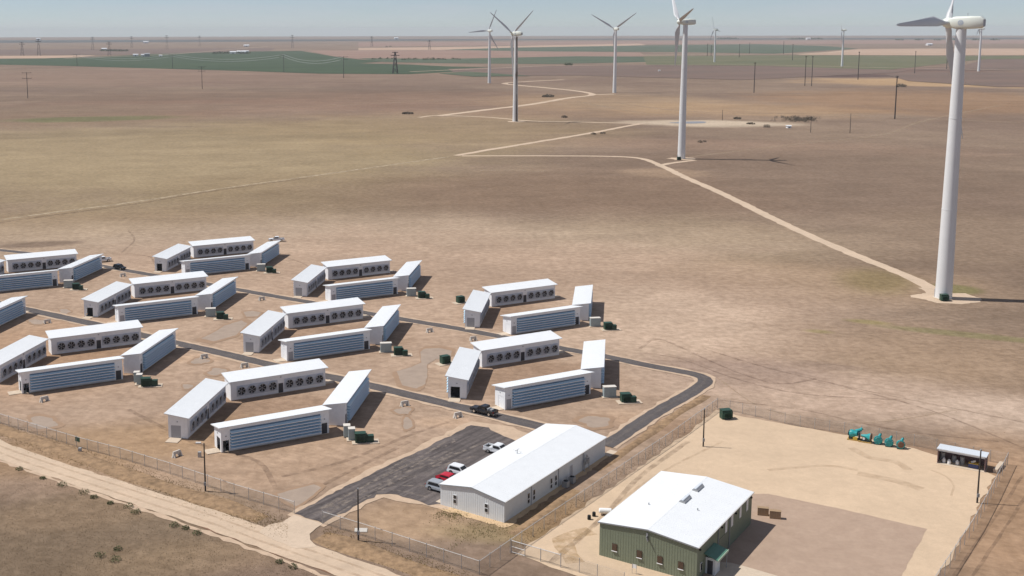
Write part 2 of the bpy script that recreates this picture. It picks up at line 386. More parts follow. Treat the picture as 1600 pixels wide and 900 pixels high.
gn.links.new(ngrit.outputs[0], bp2.inputs['Height']); gn.links.new(bp.outputs[0], bp2.inputs['Normal']); gn.links.new(bp2.outputs[0], gb.inputs['Normal'])
RH = 17400.0
vs = [(0, 0, 0)]; fs = []; rings = [60, 200, 500, 1200, 3000, 7000, 12000, RH]; ns = 192
for r in rings: vs += [(r*math.cos(2*PI*i/ns), r*math.sin(2*PI*i/ns), 0) for i in range(ns)]
for i in range(ns): fs.append((0, 1+i, 1+(i+1) % ns))
for k in range(len(rings)-1):
    a = 1+k*ns; b = a+ns
    fs += [(a+i, b+i, b+(i+1) % ns, a+(i+1) % ns) for i in range(ns)]
me = bpy.data.meshes.new('ground'); me.from_pydata(vs, [], fs); me.materials.append(gm)
g = struct(bpy.data.objects.new('ground', me)); C.objects.link(g)

# ---- distant fields
def fieldmat(name, c, c2): return mat(name, c, .95, .1, .01, col2=c2, aniso=(.4, 1, 1, .3), mottle=((.003, .08), (.03, .06)))
FG = fieldmat('green_crop', S(52, 72, 44), S(72, 88, 56)); FG2 = fieldmat('olive_crop', S(96, 100, 66), S(120, 114, 82)); FT = fieldmat('blue_green_crop', S(72, 90, 66), S(98, 102, 76))
FP = fieldmat('pink_fallow', S(150, 118, 102), S(164, 134, 116)); FD = fieldmat('dark_fallow', S(114, 96, 84), S(132, 108, 94)); FB = fieldmat('bare_field', S(186, 156, 132), S(200, 170, 144))
FX = fieldmat('far_scrub', S(66, 70, 68), S(88, 86, 82))
zf = 0.05
def field(name, m, *px):
    global zf
    zf += .03
    return sheet(name, pxs(*px), m, zf)
field('ploughed_field', FX, (-80, 63), (1680, 58.5), (1680, 61.2), (900, 62.5), (-80, 67.5))
field('ploughed_field', FP, (560, 66), (1680, 62), (1680, 68), (1000, 69), (560, 73))
field('ploughed_field', FB, (560, 75), (740, 73), (1000, 68), (1010, 70.5), (760, 78), (560, 78.5))
field('ploughed_field', FD, (-80, 78), (200, 76), (430, 75), (420, 81), (150, 86), (-80, 86.5))
field('ploughed_field', FB, (-80, 88), (150, 86.5), (110, 91), (-80, 92))
field('ploughed_field', FP, (480, 79), (760, 78.5), (1000, 82), (1010, 88), (700, 93), (600, 96), (520, 88))
field('green_field', FG, (-80, 92.5), (60, 91.5), (150, 89), (240, 84.5), (360, 81), (470, 79.5), (520, 88), (560, 93), (620, 95), (560, 99), (640, 101), (700, 104), (806, 106), (760, 109.5), (640, 116), (500, 115.2), (380, 111), (240, 107), (100, 103), (-80, 99.5))
field('green_field', FT, (560, 91), (700, 92), (900, 88), (1010, 88.5), (1010, 97), (860, 100), (700, 99), (600, 97))
field('green_field', FT, (690, 78), (800, 74.5), (1010, 71), (1180, 69), (1290, 72), (1340, 76), (1210, 84), (1060, 81.5), (850, 80.5))
field('green_field', FG2, (1005, 88), (1180, 86.5), (1320, 86.5), (1480, 87.5), (1680, 87), (1680, 91), (1530, 93), (1420, 106), (1370, 111), (1200, 103), (1010, 101.5))
field('ploughed_field', FD, (700, 108), (830, 103), (1010, 102), (1200, 103.5), (1420, 110), (1400, 114), (1160, 125), (900, 118), (720, 119))
field('ploughed_field', FB, (1240, 86), (1340, 77), (1450, 76), (1680, 76), (1680, 86), (1480, 86.5))
field('ploughed_field', FD, (1540, 93), (1680, 92), (1680, 110), (1420, 110), (1500, 104))
field('ploughed_field', FD, (1380, 116), (1430, 113), (1680, 114), (1680, 137), (1560, 136), (1420, 127))
field('green_field', FT, (685, 115), (730, 112), (800, 117), (830, 119), (740, 120))
# tracks on the plain
ribbon('access_track', pxs((640, 112.5), (760, 107.5), (900, 102.5), (1180, 102), (1420, 107), (1680, 111.5)), 9, M['dirt'], .62, 1, 60)
ribbon('access_track', pxs((1000, 86), (1160, 85.5), (1240, 84.5), (1330, 80)), 20, M['dirt'], .66, 2, 90)
ribbon('access_track', pxs((100, 92), (280, 84), (420, 72.5)), 10, M['dirt'], .7, 1, 90)

# ---- dirt access roads to the turbines
dz = .012
ribbon('access_track', pxs((1468, 460), (1440, 442), (1400, 424), (1330, 396), (1230, 352), (1130, 303), (1075, 279), (1035, 260), (1005, 248.5), (960, 244.5), (850, 243.5), (722, 243.5)), 4.6, M['dirt'], .020, .35, 4)
ribbon('access_track', pxs((1028, 259), (1052, 254.5), (1085, 250.5)), 4, M['dirt'], .026, .3, 4)
ribbon('access_track', pxs((712, 243), (770, 233), (850, 220), (925, 207.5), (985, 196), (1005, 193)), 5, M['dirt'], .022, .6, 8)
ribbon('access_track', pxs((655, 183.5), (684, 180.5), (760, 183), (830, 189), (900, 190.5), (1000, 193)), 5, M['dirt'], .024, .5, 8)
ribbon('access_track', pxs((684, 181), (760, 171.5), (830, 163), (885, 153.5), (926, 148), (900, 142), (846, 136.5), (788, 130.5), (830, 127), (880, 124.5)), 9, M['dirt'], .028, .8, 15)
ribbon('access_track', pxs((926, 148), (960, 147)), 8, M['dirt'], .032, .8, 15)
FA = fade(mat('worn_track', S(196, 172, 142), .95, .05), .55, .25, .3, .7)
FA2 = fade(mat('worn_track_dark', S(132, 108, 90), .95, .05), .42, .5, .3, .75)
FA4 = fade(mat('pale_field_edge', S(206, 186, 156), .95, .05), .8, .3, .25, .65)
ribbon('worn_track', pxs((-20, 347), (60, 335), (200, 317), (330, 297), (480, 276), (600, 259), (700, 245)), 3.2, FA4, .016, .5, 6)
ribbon('worn_track', pxs((-20, 351), (60, 339), (200, 320.5), (330, 299), (480, 278)), 3.0, FA2, .018, .5, 6)
ribbon('worn_track', pxs((960, 160), (1050, 172), (1150, 177), (1300, 179), (1600, 192)), 7, FA, .034, 1, 15)
ribbon('worn_track', pxs((900, 158), (1000, 176), (1100, 184)), 7, FA, .036, 1, 15)
ribbon('worn_track', pxs((1080, 245), (1250, 225), (1380, 210), (1440, 190), (1560, 165)), 4, FA, .038, 1, 10)
ribbon('worn_track', pxs((380, 171), (450, 168), (700, 157), (800, 159), (900, 158)), 6, FA, .04, 1, 15)
ribbon('worn_track', pxs((0, 200), (100, 194), (170, 188)), 5, FA, .042, 1, 10)
ribbon('worn_track', pxs((750, 267), (800, 266), (855, 268)), 6, FA, .042, 1, 8)
# tyre marks beyond and inside the compound
for pts, wd in (([(1000, 545), (1030, 530), (1100, 560), (1160, 585), (1220, 600), (1275, 592)], .8), ([(1005, 552), (1060, 560), (1150, 592), (1250, 615), (1400, 625)], .6),
                ([(1120, 590), (1200, 640), (1350, 660), (1500, 640)], .5), ([(1100, 545), (1200, 575), (1350, 610), (1500, 640), (1600, 660)], .6), ([(1120, 625), (1250, 640), (1400, 672), (1560, 690)], .7),
                ([(450, 470), (500, 440), (480, 415), (440, 400)], .8), ([(190, 395), (210, 375), (200, 360)], .8), ([(170, 395), (230, 400), (240, 410)], .8),
                ([(640, 690), (560, 730), (500, 760)], 1.0), ([(440, 745), (540, 720), (640, 680), (700, 660)], 1.0), ([(200, 640), (300, 690), (400, 720), (430, 760)], 1.0),
                ([(1300, 600), (1450, 640), (1600, 700)], .6),
                ([(1150, 700), (1300, 730), (1450, 720), (1500, 700)], .6), ([(1080, 740), (1250, 720), (1420, 760)], .6),
                ([(1490, 900), (1560, 800), (1600, 740)], .5), ([(1520, 900), (1580, 810), (1620, 750)], .5)):
    ribbon('tyre_track', pxs(*pts), wd, FA2 if random.random() < .6 else FA, .044, .1, 3); 
FA3 = fade(mat('yard_tyre_mark', S(176, 148, 118), .95, .05), .3, .6, .3, .75)
for pts, wd in (([(1330, 700), (1360, 716), (1400, 722), (1420, 735)], 1.6), ([(1455, 735), (1478, 745), (1490, 760), (1486, 775)], .4), ([(1340, 740), (1400, 752), (1440, 765)], 2.0), ([(900, 850), (960, 790), (1040, 735), (1130, 690)], .6), ([(1200, 735), (1290, 728), (1340, 735)], 1.0)):
    ribbon('tyre_track', pxs(*pts), wd, FA3, .070, .1, 1.5)

# ---- front dirt road and its verges
ribbon('dirt_road', pxs((-60, 672), (0, 703), (110, 741), (240, 783), (330, 812), (450, 855), (560, 893), (640, 925), (760, 975)), 5.6, M['dirt'], .06, .25, 2)
RUT = fade(mat('road_rut', S(196, 168, 140), .95, .06), .35, .5, .3, .7)
ribbon('wheel_rut', pxs((-60, 665), (0, 697), (110, 735), (240, 777), (330, 806), (450, 849), (560, 886), (640, 917)), .55, RUT, .066, .1, 2)
ribbon('wheel_rut', pxs((-60, 679), (0, 708), (110, 746), (240, 789), (330, 818), (450, 861), (560, 900), (640, 932)), .55, RUT, .066, .1, 2)
EDG = mat('rut_edge', S(138, 106, 84), .95, .12, .8)
ribbon('road_edge', pxs((-60, 690), (0, 714), (125, 757), (250, 799), (375, 843), (500, 888), (600, 925)), .9, EDG, .05, .25, 1.5)
ribbon('road_edge', pxs((-60, 696), (0, 720), (125, 764), (250, 806), (375, 851), (500, 898), (600, 937)), .9, M['shoulder'], .048, .35, 1.5)
def berm(name, px, width, h, m, z=.0):
    L = smooth_line(pxs(*px), 1.0); n = 9; vs = []; fs = []
    for i, p in enumerate(L):
        d = L[min(i+1, len(L)-1)]-L[max(i-1, 0)]; d = d/max(np.linalg.norm(d), 1e-6); nn = np.array([-d[1], d[0]]); e = min(1, i/4, (len(L)-1-i)/4)
        hv = h*(.75+.25*math.sin(i*.23)+rng.uniform(-.08, .08))*e
        for j in range(n):
            t = j/(n-1)*2-1; q = p+nn*t*width/2*(1+.15*math.sin(i*.31))
            vs.append((q[0], q[1], z-.02+max(0, hv*(1-t*t)+rng.uniform(-.03, .03)*(1-abs(t)))+(.03 if abs(t) < 1 else 0)))
        if i: k = i*n; fs += [(k-n+j, k-n+j+1, k+j+1, k+j) for j in range(n-1)]
    me = bpy.data.meshes.new(name); me.from_pydata(vs, [], fs); me.materials.append(m); me.polygons.foreach_set('use_smooth', [True]*len(fs))
    bm = bmesh.new(); bm.from_mesh(me)
    for f in bm.faces:
        if f.normal.z < 0: f.normal_flip()
    bm.to_mesh(me); bm.free()
    o = struct(bpy.data.objects.new(name, me)); C.objects.link(o); return o
berm('embankment', [(-40, 660), (40, 684), (110, 708), (200, 742), (280, 768), (350, 790), (410, 812)], 4.2, .35, M['bank'])
berm('embankment', [(500, 838), (560, 858), (640, 886), (720, 915)], 4.5, .35, M['bank'])
berm('embankment', [(1105, 618), (1060, 645), (1000, 688), (930, 735)], 2.2, .3, M['bank'])
berm('embankment', [(900, 765), (850, 803), (800, 835)], 2.0, .25, M['bank'])

# ---- compound roads, car park, apron
front_road = [(-60, 462), (38, 483), (130, 503), (200, 519), (278, 537), (350, 553), (430, 572), (510, 588), (583, 604), (650, 620), (725, 638), (790, 654), (850, 668), (905, 682), (945, 692)]
rear_road = [(-60, 385), (60, 398), (160, 416), (232, 429), (300, 440), (372, 453), (440, 465), (480, 472), (560, 487), (640, 501), (700, 511), (780, 526), (880, 545), (950, 558), (1010, 571), (1060, 580), (1092, 587), (1103, 595), (1090, 607), (1060, 625), (1025, 645), (990, 668), (966, 685), (945, 697)]
ribbon('road_shoulder', pxs(*front_road), 5.4, M['shoulder'], .070, .45, 2)
ribbon('road_shoulder', pxs(*rear_road), 5.0, M['shoulder'], .074, .45, 2)
ribbon('asphalt_road', pxs(*front_road), 3.7, M['asphalt'], .084, .14, 2, crown=.05)
ribbon('asphalt_road', pxs(*rear_road), 3.3, M['asphalt'], .088, .14, 2, crown=.05)
_a = at(480, 805); _b = at(740, 680); pk = mat('parking_asphalt', S(78, 71, 71, .7), .9, .1, .8, bump=.25, aniso=(.10, 1.3, 1, math.atan2(_b[1]-_a[1], _b[0]-_a[0])), col2=S(134, 124, 120, .7), mottle=((.12, .25), (.9, .22), (4, .15)))
lot = [(736, 665), (762, 669), (788, 682), (812, 692), (850, 690), (700, 788), (670, 790), (640, 779), (610, 772), (590, 774), (567, 785), (530, 805), (504, 819), (459, 803), (475, 795), (520, 772), (567, 747), (620, 722), (690, 688)]
sheet('road_shoulder', pxs((738, 658), (800, 668), (860, 690), (700, 796), (640, 786), (600, 778), (560, 795), (508, 823), (452, 806), (470, 793), (560, 742), (620, 715), (690, 680)), M['shoulder'], .064, .5)
sheet('parking_lot', pxs(*lot), pk, .096, .32, 1.2)
MK = fade(mat('dusty_streak', S(176, 162, 150), .95, .05), .5, .9, .4, .65)
for _ in range(26):
    u = random.random(); v = random.uniform(-1, 1); x0 = 500+u*200; y0 = 802-u*100+v*16*(.5+u*1.3); l_ = random.uniform(25, 60)
    if y0 > 715+ (700-x0)*.35+50: continue
    ribbon('dust_streak', pxs((x0, y0), (x0+l_*.5, y0-l_*.26+random.uniform(-2, 2)), (x0+l_, y0-l_*.5+random.uniform(-3, 3))), random.uniform(.2, .6), MK, .100, .08, 1.2)
MK2 = fade(mat('road_dust', S(160, 148, 138), .95, .05), .3, .25, .2, .8)
for rd, zz in ((front_road, .138), (rear_road, .140)):
    L_r = smooth_line(pxs(*rd), 3); 
    ribbon('dust_streak', [tuple(p) for p in L_r[::4]], .8, MK2, zz, .12, 1.5)
for pts in ([(500, 812), (560, 775), (620, 745), (700, 715), (760, 690)], [(520, 808), (600, 765), (660, 760), (690, 766)], [(490, 805), (560, 765), (640, 725), (690, 695)], [(600, 745), (650, 722), (720, 720)], [(690, 700), (710, 690), (700, 680)], [(560, 780), (610, 766), (670, 778)], [(640, 735), (700, 725), (745, 712)]):
    ribbon('dust_streak', pxs(*pts), .5, MK, .102, .1, 1.5)
sheet('driveway_apron', pxs((459, 805), (504, 819), (494, 826), (484, 835), (485, 844), (496, 855), (462, 858), (425, 843), (405, 832), (418, 821), (442, 816)), M['slab'], .08, .12, 1.0)

# ---- yard
yard = mat('yard_caliche', S(218, 192, 162), .95, .06, .12, bump=.25, mottle=((.04, .09), (.6, .07), (3, .06)))
yard.node_tree.nodes['Noise Texture'].inputs['Roughness'].default_value = .7
sheet('gravel_yard', pxs((1121, 641), (1090, 665), (1050, 694), (975, 748), (900, 799), (806, 866), (880, 892), (950, 914), (1000, 935), (1450, 925), (1476, 890), (1512, 822), (1556, 745), (1500, 722), (1428, 700), (1319, 679), (1250, 668), (1180, 655)), yard, .052, .4, 2)
brn = mat('brown_gravel', S(190, 165, 144), .95, .07, .35, bump=.3, col2=S(178, 153, 133), mottle=((.06, .08), (1.2, .07)))
sheet('gravel_lot', pxs((1170, 772), (1200, 772), (1320, 797), (1449, 827), (1425, 870), (1385, 945), (1080, 945), (1085, 880)), brn, .062, .1, 1.5)
sheet('concrete_apron', pxs((1118, 878), (1142, 880), (1162, 885), (1230, 905), (1230, 930), (1100, 930)), M['conc'], .075)
ribbon('worn_track', pxs((925, 830), (880, 845), (900, 880)), 3, fade(mat('yellow_weeds', S(196, 164, 118), .95, .1), .5, .8, .3, .7), .058, .4, 2)
ribbon('worn_track', pxs((860, 880), (940, 810), (1000, 745), (1075, 690)), 1.0, FA2, .056, .1, 2)

# ---- dried puddles
def puddle(pts, inner=.72, shift=0):
    c = np.mean(pts, 0); sheet('dried_puddle', pts, M['damp'], .050, .15, 1.0)
    sheet('dried_puddle', [tuple(c+(np.array(p)-c)*inner) for p in pts], M['puddle'], .055, .1, 1.0)
puddle(pxs((655, 547), (664, 541), (690, 540), (712, 545), (710, 556), (684, 560), (668, 570), (668, 590), (664, 606), (648, 614), (622, 608), (612, 582), (640, 574), (657, 566)), .86)
puddle(pxs((304, 532), (330, 520), (350, 507), (383, 497), (395, 503), (372, 526), (330, 538)), .8)
puddle(pxs((376, 487), (395, 484), (413, 488), (405, 496), (382, 497)), .75)
for b in ((630, 642, 16, 8), (637, 662, 12, 11), (313, 564, 18, 7), (340, 581, 22, 7), (293, 604, 10, 6), (101, 487, 13, 5), (930, 659, 36, 11), (66, 661, 34, 12), (58, 503, 16, 6)): puddle(blob(*b))
puddle(pxs((424, 772), (460, 762), (496, 753), (511, 760), (482, 784), (462, 796), (440, 786)), .8)
pw = mat('shallow_water', (.24, .24, .25, 1), .45, .1, spec=.4)
sheet('pond', blob(1078, 191.5, 30, 1.5), pw, .07)

# ================================================================ long fan buildings
L_, W_, ZL_, ZH_ = 22.95, 5.09, 4.33, 5.09
XO = 11.475-.5; YL = -W_/2+.59; YH = W_/2-.62       # wall planes
T = .12
def ztop(y): return ZL_+(y+W_/2)/W_*(ZH_-ZL_)-.17
def make_long(end, opened):
    """roof falls to the fan side (-y); louvers on the tall side (+y); the ramp and wide door stand on the end given"""
    e = end
    t = thing('fan_building', 'x', 'building')
    b = MB()
    # fan wall with a middle door opening
    dx0, dx1, dh = -.15, .95, 2.25
    def lw(y0, y1, segs):
        for x0, x1, z0 in segs: b.prism([(y0, z0), (y1, z0), (y1, ztop(y1)), (y0, ztop(y0))], 'x', x0, x1)
    lw(YL, YL+T, [(-XO, dx0, .12), (dx0, dx1, dh), (dx1, XO, .12)])
    q0, q1 = XO-1.55, XO-.35
    lw(YH-T, YH, [(-XO, -q1, .12), (-q1, -q0, 2.25), (-q0, q0, .12), (q0, q1, 2.25), (q1, XO, .12)])
    # gables
    gd0, gd1, gh = (YH-2.55, YH-.55, 2.6)
    for sx in (1, -1):
        xa, xb = (sx*(XO-T), sx*XO)
        if sx == e:
            for y0, y1, z0 in ((YL+T, gd0, .12), (gd0, gd1, gh), (gd1, YH-T, .12)): b.prism([(y0, z0), (y1, z0), (y1, ztop(y1)), (y0, ztop(y0))], 'x', min(xa, xb), max(xa, xb))
        else: b.prism([(YL+T, .12), (YH-T, .12), (YH-T, ztop(YH-T)), (YL+T, ztop(YL+T))], 'x', min(xa, xb), max(xa, xb))
    b.build('wall', M['wall'], t)
    MB().box(-XO-.05, YL-.05, 0, XO+.05, YH+.05, .12).build('foundation', M['conc'], t)
    MB().box(-XO+T, YL+T, .12, XO-T, YH-T, .16).build('interior_floor', M['dark'], t)
    r = MB(); z = lambda y: ZL_+(y+W_/2)/W_*(ZH_-ZL_)
    r.prism([(-W_/2, z(-W_/2)-.16), (W_/2, z(W_/2)-.16), (W_/2, z(W_/2)), (-W_/2, z(-W_/2))], 'x', -L_/2, L_/2)
    rf = r.build('roof', M['roof'], t)
    s = MB()
    for k in range(1, 38): 
        x = -L_/2+k*L_/38; s.prism([(-W_/2+.02, z(-W_/2)+.0), (W_/2-.02, z(W_/2)+.0), (W_/2-.02, z(W_/2)+.018), (-W_/2+.02, z(-W_/2)+.018)], 'x', x-.02, x+.02)
    o = s.build('roof_seam', M['roof'], rf); o['kind'] = 'stuff'
    # louvers: six sloping hoods
    lx = q0-.25; p = .60; l0 = None
    MB().box(-lx, YH, .52, lx, YH+.03, .52+6*p+.1).build('shade_blue_screen', M['screen'], t)  # screen coloured dark blue to paint the shade between the hoods
    for k in range(6):
        if l0 is None:
            h = MB(); o_ = .64
            h.prism([(YH+.03, .34), (YH+.06, .34), (YH+o_, .09), (YH+o_-.02, .06), (YH+.03, .30)], 'x', -lx, lx)
            h.prism([(YH+.03, .30), (YH+o_-.03, .06), (YH+.03, 0.0)], 'x', -lx, -lx+.04); h.prism([(YH+.03, .30), (YH+o_-.03, .06), (YH+.03, 0.0)], 'x', lx-.04, lx)
            l0 = h.build('louver', M['louver'], t); o = l0
            lip0 = MB().box(-lx, YH+o_-.01, 0, lx, YH+o_+.02, .13).build('lit_lip', M['wall'], l0)  # white strip paints the light caught along the hood edge
        else:
            o = l0.copy(); C.objects.link(o); o.parent = t; c = lip0.copy(); C.objects.link(c); c.parent = o
        o.location = (0, 0, .60+k*p)
    # fans
    fx = [.4+sg*(1.95+2.36*i) for sg in (-1, 1) for i in range(4)]
    for sg in (-1, 1):
        xa = .4+sg*.78; xb = .4+sg*10.05; x0, x1 = min(xa, xb), max(xa, xb)
        pn = MB(); pn.box(x0, YL-.06, .80, x1, YL, 3.02)
        for i in range(5):
            xx = .4+sg*(.80+2.36*i-.03); xx = min(max(xx, x0+.04), x1-.04); pn.box(xx-.04, YL-.12, .80, xx+.04, YL-.06, 3.02)
        pn.box(x0, YL-.13, 3.02, x1, YL, 3.10); pn.build('fan_panel', M['fanpanel'], t)
    f0 = b0 = None
    for x in fx:
        if f0 is None:
            n = 20; f = MB(); vs = []; fs = []
            for rr, yy in ((.98, 0), (.98, -.34), (.90, -.34), (.90, 0)):
                vs += [(rr*math.cos(2*PI*i/n), yy, rr*math.sin(2*PI*i/n)) for i in range(n)]
            for k in range(4): fs += [(k*n+i, k*n+(i+1) % n, ((k+1) % 4)*n+(i+1) % n, ((k+1) % 4)*n+i) for i in range(n)]
            f.add(vs, fs); f0 = f.build('fan', M['fanring'], t); fo = f0
            d = MB(); d.lathe([(0, .9), (.03, .9)], (0, -.02, 0), (0, -1, 0), 20); dk0 = d.build('fan_opening', M['dark'], f0)
            bl = MB(); bl.tube((0, -.06, 0), (0, -.24, 0), .16, .13, 8)
            for k in range(6):
                a = k*PI/3+.2; ca, sa = math.cos(a), math.sin(a); cb, sb = math.cos(a+.42), math.sin(a+.42)
                bl.add([(.12*ca, -.10, .12*sa), (.86*ca, -.08, .86*sa), (.86*cb, -.20, .86*sb), (.12*cb, -.18, .12*sb)], [(0, 1, 2, 3)])
            b0 = bl.build('fan_blades', M['blade'], f0)
        else:
            fo = f0.copy(); C.objects.link(fo); fo.parent = t
            for q in (dk0, b0): c = q.copy(); C.objects.link(c); c.parent = fo
        fo.location = (x, YL-.06, 1.92)
    # doors
    MB().box(dx0, YL+.02, .12, dx1, YL+.06, dh).build('door', M['doordark'], t)
    for j, sx in enumerate((1, -1)):
        x0, x1 = (q0, q1) if sx > 0 else (-q1, -q0)
        op = opened and sx == e
        if not op: MB().box(x0, YH-.08, .12, x1, YH-.04, 2.25).build('door', M['doorgrey'] if sx == e else M['doordark'], t)
    if opened: MB().box(e*(XO-1.1)-.02, gd0, .12, e*(XO-1.1)+.02, gd1, gh).build('door', M['dark'], t)  # open doorway: black panel set back, painting the unlit inside
    else:
        d = MB(); d.box(e*(XO-.07)-.02, gd0, .12, e*(XO-.07)+.02, gd1, gh)
        for k in range(1, 5): d.box(e*(XO-.05)-.02, gd0, .12+k*.5, e*(XO-.05)+.02, gd1, .15+k*.5)
        d.build('rolling_door', M['doorgrey'] if e < 0 else M['wall'], t)
    # small things
    v = MB().box(.25, YL-.10, 3.55, .55, YL, 3.72); v.build('wall_light', M['trim'], t)
    for sx in (1, -1): MB().box(sx*(q0+.6)-.12, YH, 3.0, sx*(q0+.6)+.12, YH+.1, 3.16).build('wall_light', M['trim'], t)
    MB().box(min(e*XO, e*(XO+.1)), -.1, 3.3, max(e*XO, e*(XO+.1)), .15, 3.45).build('wall_light', M['trim'], t)
    MB().prism([(gd0-.25, 0), (gd1+.25, 0), (gd1+.25, .13), (gd0-.25, .13)], 'x', min(e*(XO+.06), e*(XO+2.6)), max(e*(XO+.06), e*(XO+2.6))).build('ramp', M['conc'], t)
    for sx in (1, -1): MB().box(sx*(XO-.15)-.05, YL-.09, .12, sx*(XO-.15)+.05, YL, 4.1).build('downspout', M['wall'], t)
    return t
AX, AW = .493092, 1.396729
NX, NY, WX, WY = -1.5372, 15.1278, -15.0109, -3.5235
CL = dict(A=(-29.40, 226.36), B=(-23.79, 286.03), C=(-17.81, 345.86), D=(25.46, 250.29), E=(31.56, 309.59), F=(-73.14, 321.68), G=(-78.74, 261.62), H=(-67.31, 381.94), I=(-123.34, 357.95), J=(-128.1, 297.2))
CN = dict(A='front cluster by the light pole', B='middle cluster behind the front one', C='rear centre cluster', D='cluster by the black pickup',
          E='farthest right cluster', F='left cluster between two roads', G='lower left cluster near the fence', H='rearmost cluster',
          I='far left cluster', J='cluster cut off at left edge')
protos = {}
def place(cl, role, opened=False):
    cx, cy = CL[cl]
    x, y, a, e = {'N': (cx+NX, cy+NY, AX, 1), 'S': (cx-NX, cy-NY, AX+PI, 1), 'W': (cx+WX, cy+WY, AW, -1), 'E': (cx-WX, cy-WY, AW+PI, -1)}[role]
    lab = {'N': 'long white building showing eight fans, back of ', 'S': 'long white building showing blue-shaded louvers, front of ',
           'W': 'white building seen door end first, left of ', 'E': 'white angled building with side louvers, right of '}[role]+CN[cl]
    k = (e, opened)
    if k not in protos:
        t = make_long(e, opened); protos[k] = t; t.location = (x, y, 0); t.rotation_euler = (0, 0, a); t['label'] = lab; t['group'] = 'long white fan buildings'
    else: t = dup(protos[k], (x, y, 0), a, lab, 'long white fan buildings')
    return t
for c in 'ABCDEFGHI':
    for r in 'NSWE':
        place(c, r, (c+r) in ('AS', 'DW', 'FW', 'GS', 'HW'))
place('J', 'E')

# ---------------------------------------------------------------- transformers and cabinets by the clusters
def make_transformer(big):
    t = thing('transformer', 'x', 'transformer')
    if big:
        MB().box(-1.0, -.7, .15, 1.0, .7, 1.85).box(-1.08, -.78, 1.85, 1.08, .78, 1.97).build('tank', M['green'], t)
        f0 = None
        for side in (-1, 1):
            for k in range(7):
                if f0 is None: f0 = MB().box(-.04, 0, .4, .04, .38, 1.6).build('cooling_fin', M['green'], t); o = f0
                else: o = f0.copy(); C.objects.link(o); o.parent = t
                o.location = (-.78+k*.26, .7 if side > 0 else -1.08, 0)
        MB().box(1.0, -.5, .2, 1.35, .5, 1.6).build('door', M['green'], t)
    else:
        MB().box(-.62, -.5, .15, .62, .5, 1.2).prism([(-.66, 1.2), (.66, 1.2), (.6, 1.42), (-.5, 1.42)], 'y', -.54, .54).build('tank', M['green'], t)
        MB().box(-.55, -.56, .25, .55, -.5, 1.1).build('door', M['green'], t)
    return t
def make_cabinet(wide):
    w_ = 1.35 if wide else .62
    t = thing('electrical_cabinet', 'x', 'cabinet')
    MB().box(-w_, -.65, .12, w_, .65, 2.3).build('body', M['greygreen'], t)
    MB().box(-w_-.06, -.72, 2.3, w_+.06, .72, 2.4).build('top', M['concw'], t)
    for k in range(2 if wide else 1):
        x = -w_+.05+k*w_
        MB().box(x, -.69, .25, x+(w_ if wide else 2*w_)-.1, -.65, 2.2).build('door', M['greygreen'], t)
    return t
TB, TS, CB_, CS_ = make_transformer(True), make_transformer(False), make_cabinet(True), make_cabinet(False)
used = set()
def put(p, loc, rz, lab, grp):
    if p.name in used: return dup(p, loc, rz, lab, grp)
    used.add(p.name); p.location = loc; p.rotation_euler = (0, 0, rz); p['label'] = lab; p['group'] = grp; return p
def off(base, px): 
    q = at(*px); return (q[0]-base[0], q[1]-base[1])
bO = {'c': off(CL['B'], (603, 550)), 't': off(CL['B'], (622, 554.5)), 's': off(CL['B'], (633, 556))}
aO = {'c1': off(CL['A'], (542, 682)), 'c2': off(CL['A'], (549.5, 687)), 't': off(CL['A'], (563, 691)), 's': off(CL['A'], (579, 690.5))}
dO = {'c': off(CL['D'], (952, 620)), 't': off(CL['D'], (977, 628)), 's': off(CL['D'], (989, 629))}
slab_n = 0
def pad(x0, y0, hw, hd, rz, lab):
    o = MB().box(-hw, -hd, 0, hw, hd, .14).build('equipment_pad', M['conc']); o.location = (x0, y0, 0); o.rotation_euler = (0, 0, rz)
    tag(o, lab, 'concrete pad', 'pads under the transformers'); return o
for c in 'ABCDEFGHI':
    O = dO if c in 'DE' else (aO if c in 'AG' else bO); bx, by = CL[c]; rz = AX*.25; nm = CN[c]
    P = lambda k: (bx+O[k][0], by+O[k][1], 0)
    if c in 'AG':
        put(CS_, P('c1'), rz, 'slim grey cabinet closest to the wall, '+nm, 'grey cabinets by the clusters'); put(CS_, P('c2'), rz, 'slim grey cabinet next to the green transformer, '+nm, 'grey cabinets by the clusters'); pc = P('c2')
    else:
        put(CB_, P('c'), rz, 'wide grey electrical cabinet of the '+nm, 'grey cabinets by the clusters'); pc = P('c')
    put(TB, P('t'), rz, 'large dark green finned transformer of the '+nm, 'green transformers'); put(TS, P('s'), rz, 'small dark green transformer box, outermost of the '+nm, 'green transformers')
    pt, ps = P('t'), P('s')
    pad((pt[0]+ps[0])/2, (pt[1]+ps[1])/2, 2.6, 1.25, rz, 'concrete pad under transformers of the '+nm)
    pad(pc[0], pc[1], 1.7 if c not in 'AG' else 1.0, 1.0, rz, 'concrete pad under grey cabinet of the '+nm)
for c, px in (('D', (695, 568)), ('E', (719, 473))):
    q = at(*px); put(TB, (q[0], q[1], 0), AX, 'green transformer behind left building of the '+CN[c], 'green transformers')
    pad(q[0]+.2, q[1]-.2, 2.3, 1.4, AX, 'concrete pad left of and behind the '+CN[c])
q = at(1133.5, 654); t = put(TB, (q[0], q[1], 0), AX-.3, 'lone green transformer in the yard corner by the fence', 'green transformers')
for k, (px, lab) in enumerate((((1474.5, 470), 'dark box transformer at the foot of the nearest turbine'), ((1060.5, 250), 'dark box transformer at the foot of the second turbine'))):
    q = at(*px); o = dup(TB, (q[0], q[1], 0), 0, lab, 'green transformers')

